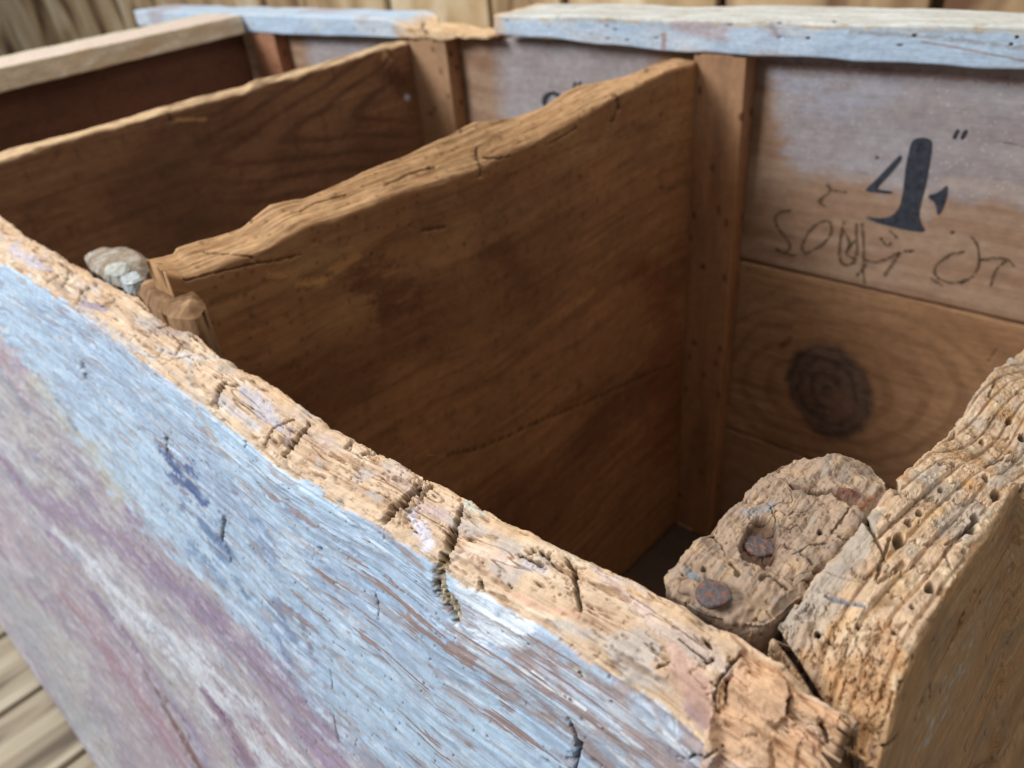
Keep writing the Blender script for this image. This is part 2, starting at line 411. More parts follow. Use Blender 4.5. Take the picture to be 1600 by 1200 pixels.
    P([(700, 1000), (800, 1075), (900, 1150), (960, 1210)], [10, 22, 28, 30], (150, 132, 128), .95)
    P([(735, 950), (770, 985), (830, 965)], [40, 48, 24], (226, 232, 240), 1., .6, .7, .6)
    P([(690, 935), (740, 925), (800, 940), (880, 965), (940, 1010), (1000, 1060), (1045, 1110), (1060, 1150)], [8, 16, 16, 12, 12, 15, 14, 6], (208, 216, 224), 1., .5, .6, .5)
    for pts in [[(790, 1030), (850, 1070), (915, 1105)], [(835, 1050), (880, 1085)], [(1005, 1095), (1060, 1160)], [(1015, 1130), (1090, 1180)], [(860, 1105), (930, 1150), (990, 1195)], [(890, 1130), (940, 1130)]]:
        P(pts, 4.5, (212, 214, 216), .95, .5, 1.1, .6)
    P([(900, 1045), (912, 1052)], 7, (200, 196, 180), .8)
    # grey weathered belt below the bare edge
    P([(100, 480), (160, 520), (230, 560)], 16, (168, 164, 168), .85)
    P([(360, 650), (430, 705), (520, 765), (610, 835), (660, 890)], [6, 11, 10, 11, 8], (156, 140, 136), .8)
    blot = sst(.12, .34, fbm(A * 26, Q * 75, 32, 4)) * s.stroke([(330, 820), (420, 920), (470, 1010)], [50, 70, 50], 1., .4, .5, .004)
    s.paint(blot, lin(108, 126, 158), .75)
    blot = sst(.0, .5, fbm(A * 34, Q * 150, 34, 4)) * s.stroke([(430, 780), (480, 830), (500, 900)], [30, 40, 30], 1., .4, .5, .004); s.paint(blot, lin(122, 132, 156), .7)
    fl = fbm(A * 30, Q * 120, 39, 5); k1 = sst(.20, .25, fl) * face_m; s.paint(k1 * zone, lin(196, 192, 194), .4); s.d += .00022 * k1
    k2 = sst(.24, .28, -fl) * face_m; s.paint(k2 * zone, lin(142, 132, 140), .4); s.d -= .00022 * k2
    k3 = sst(.26, .30, fbm(A * 20, Q * 150, 42, 5)) * face_m * (1 - zone); s.paint(k3, lin(200, 210, 220), .65); s.d += .0002 * k3
    k4 = sst(.30, .34, fbm(A * 24, Q * 170, 43, 5)) * face_m; s.paint(k4, lin(162, 146, 140), .55); s.d -= .00025 * k4
    s.wear -= .9 * s.stroke([(710, 930), (760, 960), (830, 965), (940, 1020), (1040, 1110)], [30, 46, 22, 18, 18], .8, .5, .4)
    blot = sst(.1, .5, fbm(A * 50, Q * 90, 36, 4)) * face_m * (1 - zone); s.paint(blot, lin(186, 204, 222), .6)
    blot = sst(.22, .5, fbm(A * 16, Q * 120, 38, 4)) * face_m; s.paint(blot, lin(140, 148, 166), .45)
    # ---- bare worn top
    edge = Q + .0024 * fbm(A * 60, Q * 20, 31, 4) + .0012 * s.j1 + .0042 * fbm(A * 28, Q * 330, 33, 4) * sst(-.5, .3, fbm(A * 9, Q * 0, 35, 2)) + .003 * fbm(A * 15, Q * 5, 37, 2)
    bare = sst(-.0012, .0006, edge)
    fib = fbm(A * 14, Q * 420, 12, 4)
    c = tan * (1 + .12 * fib[..., None])
    b2 = sst(.0, .8, fbm(A * 22, Q * 90, 41, 4))[..., None]
    c = c * (1 - b2) + pale * b2
    b3 = sst(.15, .8, fbm(A * 17, Q * 120, 44, 4))[..., None] * .7
    c = c * (1 - b3) + tan2 * b3
    b4 = sst(.25, .7, fbm(A * 26, Q * 60, 47, 4))[..., None] * .75
    c = c * (1 - b4) + lin(194, 174, 162) * b4
    ln = sst(.10, .0, np.abs(fbm(A * 7, Q * 260, 46, 3))) * sst(-.3, .3, fbm(A * 20, Q * 50, 48, 3)); c = c * (1 - .38 * ln[..., None] * (1 - lin(150, 110, 84)))
    c = c * (1 - .45 * ln[..., None])  + lin(150, 108, 74) * .45 * ln[..., None]
    b6 = sst(.12, .5, fbm(A * 12, Q * 80, 50, 4))[..., None] * .5; c = c * (1 - b6) + lin(164, 130, 100) * b6
    b5 = sst(.22, .5, fbm(A * 34, Q * 70, 49, 4))[..., None] * .8; c = c * (1 - b5) + lin(180, 168, 158) * b5
    s.col = s.col * (1 - bare[..., None]) + c * bare[..., None]
    s.wear *= (1 - bare)
    # honey coloured rounded crest
    crest = sst(.55, .85, (Z - np.interp(A, a[::-1], zl[::-1])) / np.interp(A, a[::-1], (zh - zl)[::-1]))
    s.paint(crest * bare * sst(-.6, .5, n2), lin(202, 162, 118), .6)
    # grey, white and lilac remains on the worn top
    for pts, hw, cc, k in [([(380, 612), (410, 640), (440, 670)], [14, 17, 10], (186, 178, 182), .9), ([(340, 622), (400, 668)], 9, (196, 188, 186), .8),
                           ([(445, 690), (452, 675)], 12, (188, 170, 168), .8), ([(640, 800), (655, 830), (665, 850)], [14, 24, 18], (214, 208, 216), .95),
                           ([(655, 790), (690, 800)], 14, (190, 165, 158), .8), ([(730, 785), (755, 800)], [9, 5], (188, 192, 182), .8),
                           ([(930, 890), (980, 930), (1020, 960)], [12, 16, 12], (200, 176, 164), .85), ([(960, 900), (1010, 925)], 8, (190, 182, 180), .7),
                           ([(820, 880), (850, 890)], 8, (200, 192, 196), .8), ([(20, 390), (60, 415)], [14, 12], (196, 186, 190), .8), ([(40, 400), (75, 420)], 6, (168, 160, 170), .6),
                           ([(130, 472), (160, 478)], [10, 8], (150, 138, 152), .9), ([(85, 440), (100, 455)], 8, (160, 140, 120), .8), ([(120, 440), (150, 455)], 7, (206, 186, 168), .8),
                           ([(240, 515), (280, 522)], [9, 6], (168, 146, 134), .9), ([(180, 420), (300, 500)], 8, (190, 178, 164), .6), ([(250, 545), (300, 560), (340, 560)], 8, (204, 196, 190), .6),
                           ([(120, 480), (200, 540), (240, 560)], 8, (190, 180, 174), .7),
                           ([(1050, 1010), (1080, 1060), (1100, 1110)], [10, 24, 30], (196, 160, 142), .8), ([(1080, 1090), (1095, 1130)], 16, (160, 132, 128), .8),
                           ([(800, 930), (840, 950), (900, 960)], 8, (206, 160, 132), .7), ([(700, 870), (760, 860), (800, 880)], 18, (216, 190, 172), .6)]:
        s.paint(s.stroke(pts, hw, .6, .5, .5, .001) , lin(*cc), k)
    # ---- relief
    fm = np.where(Q < .05, 1., 0.)
    s.d += .00035 * fbm(A * 22, Q * 520, 61, 4) * np.where(face_m, .9, 1.3)
    s.d += .0007 * np.abs(fbm(A * 6, Q * 210, 62, 3)) * face_m * sst(-.5, -.1, A) * sst(-.08, -.02, Q)
    f1, f2, idr = worley(A * 120, Q * 160, 64); sp = sst(.10, .05, f1) * (idr > .80) * face_m; s.d -= .0007 * sp; s.paint(sp, lin(70, 60, 64), .8)
    f1, f2, idr = worley(A * 60, Q * 420, 66); sp = sst(.16, .06, f1) * (idr > .84) * face_m; s.paint(sp, lin(120, 104, 104), .7)
    sc = sst(.03, .0, np.abs(fbm(A * 30 + Q * 60, Q * 46 - A * 8, 68, 3))) * sst(.3, .6, fbm(A * 12, Q * 20, 69, 2)) * face_m; s.paint(sc, lin(92, 88, 100), .5)
    s.d += .0015 * fbm(A * 32, Q * 60, 63, 4) * bare
    s.d -= .0022 * sst(.25, .6, fbm(A * 50, Q * 190, 65, 4)) * bare; s.paint(sst(.3, .6, fbm(A * 50, Q * 190, 65, 4)) * bare, lin(128, 94, 66), .5)
    gr = sst(.06, .0, np.abs(fbm(A * 16, Q * 120, 68, 3))) * sst(-.1, .3, fbm(A * 14, Q * 40, 70, 2)) * bare; s.d -= .0013 * gr; s.paint(gr, lin(110, 78, 52), .5)
    s.d += .0016 * fbm(A * 7, Q * 16, 67, 3)
    # insect pitting of the bare top
    f1, f2, idr = worley(A * 260 + s.j1 * .6, Q * 420 + s.j3 * .5, 71)
    pit = sst(.34, .12, f1) * (idr > .60) * bare * sst(.0, .5, fbm(A * 16, Q * 50, 73, 3) + .15)
    s.d -= .0009 * pit; s.paint(pit, lin(120, 84, 52), .55)
    f1, f2, idr = worley(A * 42 + s.j1 * .25 + s.j2 * .3, Q * 95 + s.j3 * .25, 72, 1.)
    ch = bare * (idr > .45); edge_ = sst(.0, .05, f2 - f1)
    s.d -= .0024 * ch * (1 - f1).clip(0, 1) * (idr - .3) * edge_ * sst(-.3, .3, fbm(A * 13, Q * 30, 74, 2)); s.paint(ch * sst(.05, .0, f2 - f1) * sst(-.1, .3, s.j2), lin(118, 84, 58), .55)
    s.d -= .0007 * bare
    s.d += .0010 * np.abs(fbm(A * 90, Q * 160, 76, 4)) * bare
    # broken flakes at the right hand corner
    C_ = lambda L_: [(1000 + x * .25, 900 + y * .25) for x, y in L_]
    low = s.plate(C_([(640, 440), (620, 530), (480, 690), (465, 830), (445, 960), (495, 1085), (440, 1240), (1500, 1240), (1400, 760), (1240, 640), (1000, 520), (900, 440), (480, 200)]), 5)
    s.d -= .0042 * low; s.paint(low, lin(196, 150, 112), .5)
    for L_, h, cc in [([(560, 620), (640, 490), (760, 580), (940, 640), (945, 740), (930, 880), (860, 935), (780, 900), (720, 820), (560, 700)], .0034, (204, 160, 124)),
                      ([(655, 470), (760, 540), (980, 640), (1130, 700), (1300, 790), (1250, 900), (1180, 930), (960, 830), (950, 650), (760, 590)], .0022, (206, 158, 118)),
                      ([(930, 880), (960, 870), (1150, 1000), (1115, 1085), (960, 980)], .0018, (190, 138, 100)), ([(480, 230), (560, 225), (870, 400), (850, 440), (800, 490), (560, 400), (490, 300)], .0036, (188, 150, 122)),
                      ([(820, 490), (860, 460), (940, 480), (995, 600), (930, 600), (850, 560)], .0030, (170, 134, 110)), ([(450, 850), (620, 880), (830, 1020), (820, 1230), (400, 1230)], .0026, (200, 160, 128)),
                      ([(830, 960), (1000, 1010), (975, 1230), (840, 1230)], .0012, (188, 144, 106)), ([(460, 700), (540, 670), (545, 790), (470, 840)], .0014, (178, 140, 100))]:
        mk = s.plate(C_(L_), 5); s.d += h * mk; s.paint(mk, lin(*cc), .55)
    s.paint(s.plate(C_([(-200, 480), (0, 590), (150, 720), (480, 1080), (310, 1130), (0, 950)]), 8) * .0, tan)
    s.paint(s.plate(C_([(180, 560), (440, 640), (450, 830), (430, 950), (300, 800), (170, 640)]), 12), lin(176, 140, 122), .7)
    fw = low * .55
    f1, f2, idr = worley(A * 62 + s.j1 * .30 + s.j2 * .5 + Q * 20, Q * 130 + s.j3 * .3 + A * 20, 77, 1.)
    st = np.floor(idr * 5) / 4
    s.d += fw * (.0030 * (st - .6) + .0022 * (f1 - .4)); s.d -= fw * .0010 * sst(.10, 0, f2 - f1)
    s.paint(fw * sst(.06, .0, f2 - f1), lin(74, 46, 28), .7)
    s.d -= fw * .0016 * sst(.5, .9, np.abs(fbm(A * 30, Q * 300, 78, 3)))
    s.paint(fw * (idr > .55), lin(196, 156, 116), .3)
    s.paint(fw * sst(.1, .6, fbm(A * 50, Q * 120, 79, 4)), lin(150, 112, 80), .5)
    s.paint(sst(-.012, -.002, A) * sst(.0, .3, .4 + s.j2), lin(128, 92, 58), .85)
    s.paint(sst(-.006, -.001, A - .002), lin(110, 76, 46), .8)
    # long checks along the grain of the face
    chk = sst(.0, .06, np.abs(fbm(A * 3.2, Q * 46, 83, 3))); s.d -= .0009 * (1 - chk) * face_m
    s.paint((1 - chk) * face_m * sst(-.2, .5, n3 + .3), lin(132, 118, 122), .35)
    # cracks where the wood was gnawed across the grain
    ck = s.crack
    ck([(668, 735), (650, 757), (630, 782), (598, 815)], [4, 7, 8, 7], .0058)
    ck([(655, 772), (676, 752)], 5, .003, .5); ck([(650, 740), (668, 748)], 4, .003)
    ck([(720, 786), (708, 822), (703, 848), (692, 872)], [4, 8, 8, 6], .0055)
    ck([(352, 598), (340, 612), (335, 632)], [4, 6, 4], .0045); ck([(350, 600), (368, 604)], 3, .002)
    ck([(458, 655), (425, 670), (410, 698)], [2, 3, 3], .0026); ck([(482, 663), (463, 685), (443, 712)], [4, 5, 5], .0042)
    ck([(883, 868), (895, 890), (900, 920), (906, 952)], [4, 6, 5, 4], .0042); ck([(900, 885), (916, 888)], 3, .002)
    ck([(812, 868), (846, 880)], [3, 5], .003); ck([(846, 862), (856, 870)], 4, .003)
    ck([(556, 684), (546, 698)], 4, .0024); ck([(566, 705), (594, 704)], 3.5, .0028); ck([(540, 696), (552, 690)], 3, .002)
    ck([(106, 424), (94, 446)], 4, .003); ck([(72, 440), (88, 428)], 3, .0025); ck([(118, 470), (128, 452), (136, 446)], 4, .0035)
    ck([(158, 474), (176, 466)], 4, .0022, .4); ck([(248, 512), (268, 507)], 2.5, .0022)
    ck([(200, 532), (206, 522), (212, 522)], 2, .0014, .5); ck([(244, 556), (252, 544)], 2, .0014, .5); ck([(272, 552), (280, 542)], 2.5, .0018, .5); ck([(225, 556), (262, 560), (300, 556)], 1.6, .0012, .4)
    ck([(257, 687), (261, 708)], [4.5, 2.5], .004, .9); ck([(349, 812), (348, 845)], [5, 3.5], .004, .9); ck([(352, 850), (360, 878)], 3, .002, .5, (.10, .08, .04))
    ck([(127, 568), (135, 592)], [3.5, 3.5], .003, .7, (.16, .12, .13)); ck([(503, 858), (502, 862)], 3, .003); ck([(256, 792), (262, 798)], 4, .001, .6, (.16, .11, .15))
    ck([(586, 928), (592, 940), (594, 968)], 1.6, .0012); ck([(516, 1046), (523, 1084)], 1.5, .0012); ck([(522, 1118), (530, 1160)], 1.5, .0012)
    ck([(326, 1086), (340, 1105), (354, 1128)], 1.6, .0014); ck([(382, 690), (383, 700)], 1.8, .001); ck([(748, 912), (752, 922)], 4, .0026, .85); ck([(793, 912), (798, 918)], 2.6, .002)
    ck([(906, 1050), (911, 1056)], 3, .002); ck([(893, 1092), (897, 1096)], 2.5, .0018); ck([(1018, 1012), (1026, 1016)], 2.5, .001, .4); ck([(1030, 1038), (1046, 1032)], 2, .0014)
    ck([(890, 1130), (905, 1165), (893, 1205)], [3, 6, 6], .004); ck([(905, 1170), (940, 1200)], 3, .002); ck([(1070, 1182), (1100, 1180), (1126, 1168)], 3, .0032)
    ck([(1158, 1018), (1132, 1050), (1118, 1070), (1115, 1110)], [3, 4, 4, 3], .003, .8); ck([(1136, 1060), (1132, 1095)], 3, .002, .8); ck([(1238, 1066), (1238, 1110)], [3, 4], .003, .8)
    ck([(1288, 1128), (1293, 1150)], 4, .003, .8); ck([(1106, 1004), (1110, 1010)], 4, .003, .9); ck([(1104, 1034), (1112, 1030)], 4, .003, .9); ck([(1026, 1044), (1044, 1036)], 3, .0015, .8)
    ck([(1060, 1000), (1110, 1036)], 1.8, .0014, .5); ck([(920, 985), (960, 1010)], 1.6, .0012, .5); ck([(985, 930), (1050, 975)], 1.4, .001, .4)
    ck([(700, 985), (640, 935), (560, 870), (450, 780)], 1.6, .0011, .35); ck([(590, 700), (640, 730)], 1.3, .0009, .4)
    # long split that runs down the lower left of the face
    ck([(0, 745), (50, 800), (90, 845), (150, 930), (215, 1020), (262, 1095), (300, 1140)], [2, 2, 2, 2.4, 2.6, 3, 2], .0022, .35)
    ck([(60, 700), (120, 760), (170, 800)], 1.8, .0014, .3); ck([(390, 930), (450, 1000), (500, 1040)], 1.5, .0011, .25)
    # fibrous knot hole below the third crack
    kn = s.stroke([(700, 850), (688, 880), (686, 915), (702, 945), (714, 972)], [7, 11, 15, 15, 7], .6, .6)
    kf = fbm(A * 300, Q * 300, 101, 4)
    s.d -= kn * (.0026 - .0024 * kf); s.paint(kn, lin(150, 128, 92), .9); s.paint(kn * sst(.05, .5, -kf), lin(46, 34, 20), .9); s.paint(kn * sst(.2, .6, kf), lin(206, 196, 176), .8)
    kn = s.stroke([(735, 870), (760, 885)], [10, 6], .6, .8); s.d -= kn * (.001 - .003 * kf); s.paint(kn * sst(.1, .5, kf), lin(214, 206, 192), .7)
    kn = s.stroke([(668, 745), (655, 775), (620, 810)], [8, 9, 8], .6, .8); s.d += kn * .0016 * kf; s.paint(kn * sst(.2, .6, kf), lin(190, 160, 110), .7)
    return s.build("front_board", wood_mat("painted_old_wood", .16, .42, .62, under=tuple(lin(152, 132, 128))), bin_)

# ------------------------------------------------------------------ right hand side board
def side_board():
    near = [hit(*p, (0, 0, 1), -.028) for p in [(1196, 966), (1232, 930), (1278, 887), (1334, 832)]]
    far = [hit(*p, (1, 0, 0), -.031) for p in [(1385, 762), (1400, 742), (1440, 705), (1480, 672), (1502, 645), (1517, 618), (1530, 600), (1550, 575), (1575, 562), (1600, 548)]]
    I = np.array(near + far); I = I[np.argsort(I[:, 1])]
    O = np.array([hit(*p, (1, 0, TS), 0) for p in [(1372, 1068), (1405, 1037), (1450, 975), (1495, 905), (1555, 815), (1585, 765), (1600, 735)]])
    a = resample_axis(.0155, .64, lambda y: np.stack([0 * y - .01, y, -.03 - y * .12], -1), 620)
    zi = np.interp(a, I[:, 1], I[:, 2]); xi = np.interp(a, I[:, 1], I[:, 0]); zo = np.interp(a, O[:, 1], O[:, 2])
    end = sst(.46, .6, a); zi = zi * (1 - end) + .02 * end
    zo = np.where(a > O[-1, 1], zi - .012, zo); zo = np.minimum(zo, zi + .004)
    zi = zi - .019 * sst(.056, .0165, a); zo = np.minimum(zo, -.026) - .019 * sst(.050, .0165, a)
    zi = gsmooth(zi, 4); zo = gsmooth(zo, 25); xi = gsmooth(xi, 8)
    n = len(a); cor = np.zeros((n, 4, 2)); B = FLOOR + .01
    cor[:, 0] = np.stack([np.full(n, -TS * B), np.full(n, B)], -1)
    cor[:, 1] = np.stack([-TS * zo, zo], -1)
    cor[:, 2] = np.stack([xi, zi], -1)
    cor[:, 3] = np.stack([xi, np.full(n, B)], -1)
    S, q = section(cor, [.003, .004, .0045, .003], [170, 170, 26, 4], [3, 12, 14, 3], {0: -1.8, 2: 1.6})
    e = 3 + 170 + 6; q = q - q[:, e:e + 1]
    s = tube(a, S, q, lambda A, s0, s1: np.stack([s0, A, s1], -1), 60, 0, .0015)
    s.seed = 5.1
    A, Q = s.a, s.q; top = sst(-.001, .001, Q)
    # round the near end of the top
    s.d -= (.002 * sst(.040, .024, A) ** 1.6 + .003 * sst(.09, .04, A) * sst(.012, .03, Q)) * top
    wood = lin(198, 168, 138)
    s.col[:] = lin(166, 134, 100)
    s.paint(sst(-.3, .6, fbm(A * 8, Q * 60, 2, 4)), lin(164, 124, 82), .8)
    s.paint(sst(.2, .7, fbm(A * 12, Q * 26, 6, 4)), lin(142, 100, 60), .7)
    for pts, hw in [([(1515, 1010), (1525, 985), (1545, 940)], 5), ([(1490, 1070), (1508, 1040), (1512, 1015)], 8), ([(1440, 1170), (1460, 1130), (1475, 1105)], 7), ([(1560, 930), (1580, 880)], 6)]:
        s.paint(s.stroke(pts, hw * 2, .8, 1.2, .8) * sst(.05, .3, fbm(A * 130, Q * 260, 14, 3)), lin(168, 170, 164), .75)
    for pts in [[(1486, 1008), (1500, 980), (1505, 960)], [(1519, 938), (1523, 926)], [(1586, 972), (1590, 960)], [(1437, 1110), (1442, 1095)], [(1451, 1090), (1454, 1074)], [(1404, 1078), (1408, 1066)], [(1574, 1006), (1578, 996)], [(1384, 1165), (1400, 1150)], [(1370, 1180), (1356, 1205)]]:
        s.crack(pts, 3.6, .0022, .85, (.05, .018, .008))
    s.paint(s.stroke([(1484, 1012), (1506, 960)], 7, .8, .7), lin(110, 60, 34), .6)
    s.crack([(1540, 1205), (1568, 1160), (1604, 1105)], 2.2, .002, .8)
    s.d -= .004 * sst(.0, 1., s.stroke([(1540, 1215), (1604, 1120)], 26, .8, 0))
    # worn top: grain ridges that break into blocks
    c = wood * (1 + .12 * fbm(A * 30, Q * 300, 9, 4))[..., None]
    for sd, th, cc, k in [(31, .0, lin(194, 158, 114), .7), (33, .15, lin(196, 178, 152), .8), (35, .3, lin(176, 160, 142), .8)]:
        b = (sst(th, th + .6, fbm(A * 34, Q * 80, sd, 4)) * k)[..., None]; c = c * (1 - b) + cc * b
    s.col = s.col * (1 - top[..., None]) + c * top[..., None]
    smooth_patch = s.stroke([(1215, 975), (1270, 920), (1330, 850), (1370, 800)], [26, 36, 34, 12], .7, .3, .4)
    near_end = sst(.062, .045, A + .004 * s.j2)
    free = top * (1 - smooth_patch * .97)
    # latewood ridges along the board
    yy = Q * 150 + .28 * fbm(A * 11, Q * 40, 51, 3) + A * 9
    rid = np.abs(((yy % 1) - .5) * 2); depth = .5 + .5 * sst(-.5, .4, fbm(A * 12, np.floor(yy) * 7.7, 52, 2))
    s.d -= .0015 * sst(.62, 1., rid) * depth * free; s.paint(sst(.80, 1., rid) * depth * free, lin(112, 76, 44), .6)
    row = np.floor(yy); s.d += .0016 * pn(A * 9, row * 13.7, 54) * free
    # short cross checks, each inside its own ridge
    xx = A * 48 + row * 5.37 + .22 * s.j1 + .25 * s.j2; cid = np.floor(xx); cf = np.abs(xx - cid - .5) * 2
    on = pn(cid * 7.31 + .5, row * 3.77 + .5, 56) > -.05
    ck_ = sst(.86, 1.0, cf) * free * (pn((cid + (xx - cid > .5)) * 7.31 + .5, row * 3.77 + .5, 56) > -.12)
    s.d -= .0016 * ck_; s.paint(ck_, lin(104, 68, 40), .55)
    f1, f2, idr = worley(A * 110 + s.j1 * .6, Q * 150 + s.j3 * .6, 53); e = sst(.07, .0, f2 - f1) * free * sst(.0, .4, fbm(A * 20, Q * 40, 55, 3))
    s.d -= .0011 * e; s.paint(e, lin(104, 70, 42), .5)
    s.d += .0013 * fbm(A * 70, Q * 130, 57, 5) * top + .0004 * fbm(A * 300, Q * 420, 58, 3) * top
    f1, f2, idr = worley(A * 150 + s.j1 * .9, Q * 170 + s.j3 * .9, 59); e2 = sst(.12, .0, f2 - f1) * top * near_end
    s.d -= .0011 * e2; s.d += .0026 * (idr - .5) * top * near_end; s.paint(e2, lin(90, 58, 32), .5)
    s.paint(near_end * top * sst(-.3, .5, fbm(A * 60, Q * 70, 60, 3)), lin(190, 140, 88), .6)
    s.paint(top * sst(.0, .5, fbm(A * 46, Q * 60, 81, 4)), lin(178, 132, 84), .6); s.paint(top * sst(.2, .5, fbm(A * 60, Q * 150, 83, 4)), lin(222, 198, 164), .6)
    s.paint(top * sst(.22, .55, fbm(A * 90, Q * 120, 85, 4)), lin(128, 96, 66), .6); s.paint(top * sst(.2, .5, fbm(A * 24, Q * 50, 87, 3)), lin(168, 158, 148), .55)
    s.paint(smooth_patch, lin(172, 158, 144), .85); s.paint(smooth_patch * sst(-.1, .6, fbm(A * 40, Q * 200, 62, 4)), lin(150, 136, 124), .6)
    s.d += smooth_patch * .0004
    s.crack([(1368, 905), (1380, 870), (1392, 840)], 3, .002, .7); s.crack([(1276, 880), (1320, 900), (1366, 908)], 2, .001, .3)
    m = s.stroke([(1292, 925), (1320, 933), (1352, 950)], [4, 6, 3], .5, .4); s.paint(m, lin(112, 114, 124), .9); s.d -= m * .0008
    s.crack([(1250, 915), (1310, 922), (1360, 945)], 2.5, .0008, .3, (.2, .15, .1)); s.crack([(1372, 910), (1395, 900), (1412, 880)], 6, .002, .5, (.10, .055, .025))
    s.crack([(1545, 725), (1570, 715), (1600, 722)], 3, .0028, .8); s.crack([(1575, 720), (1598, 728)], 4, .002, .6); s.crack([(1480, 850), (1500, 835), (1520, 822)], 4, .002, .5)
    s.crack([(1492, 905), (1476, 865), (1490, 845)], 3, .0018, .5); s.crack([(1560, 625), (1548, 615), (1556, 596)], 3, .002, .7)
    for x_, y_, r in [(1406, 843, 9), (1420, 816, 6), (1518, 826, 8), (1525, 809, 7), (1453, 918, 7.5), (1505, 864, 5), (1559, 770, 8), (1490, 678, 6), (1489, 725, 4), (1395, 756, 6), (1201, 984, 6), (1600, 772, 7), (1597, 685, 6), (1273, 988, 5), (1397, 987, 4), (1438, 800, 5), (1540, 745, 5), (1470, 765, 4), (1350, 815, 4), (1580, 655, 5), (1535, 690, 4), (1425, 950, 4), (1340, 975, 4)]:
        s.hole(x_, y_, r * 1.3)
    s.d += .0007 * fbm(A * 10, Q * 24, 64, 3) * (1 - top) + .00045 * fbm(A * 16, Q * 240, 66, 4) * (1 - top)
    s.paint(sst(.12, .0, np.abs(fbm(A * 5, Q * 90, 68, 3))) * sst(-.2, .4, fbm(A * 8, Q * 20, 69, 2)) * (1 - top), lin(120, 84, 54), .6)
    s.paint(sst(.1, .6, fbm(A * 22, Q * 36, 70, 4)) * (1 - top), lin(138, 116, 92), .6)
    f1, f2, idr = worley(A * 90, Q * 120, 71); sp = sst(.13, .06, f1) * (idr > .8) * (1 - top); s.d -= .0008 * sp; s.paint(sp, lin(70, 38, 20), .8)
    s.d += .0012 * fbm(A * 80, Q * 90, 72, 3) * sst(.008, .0, np.abs(Q))
    return s.build("side_board", wood_mat("bare_old_wood", .22, .5, .8), bin_)

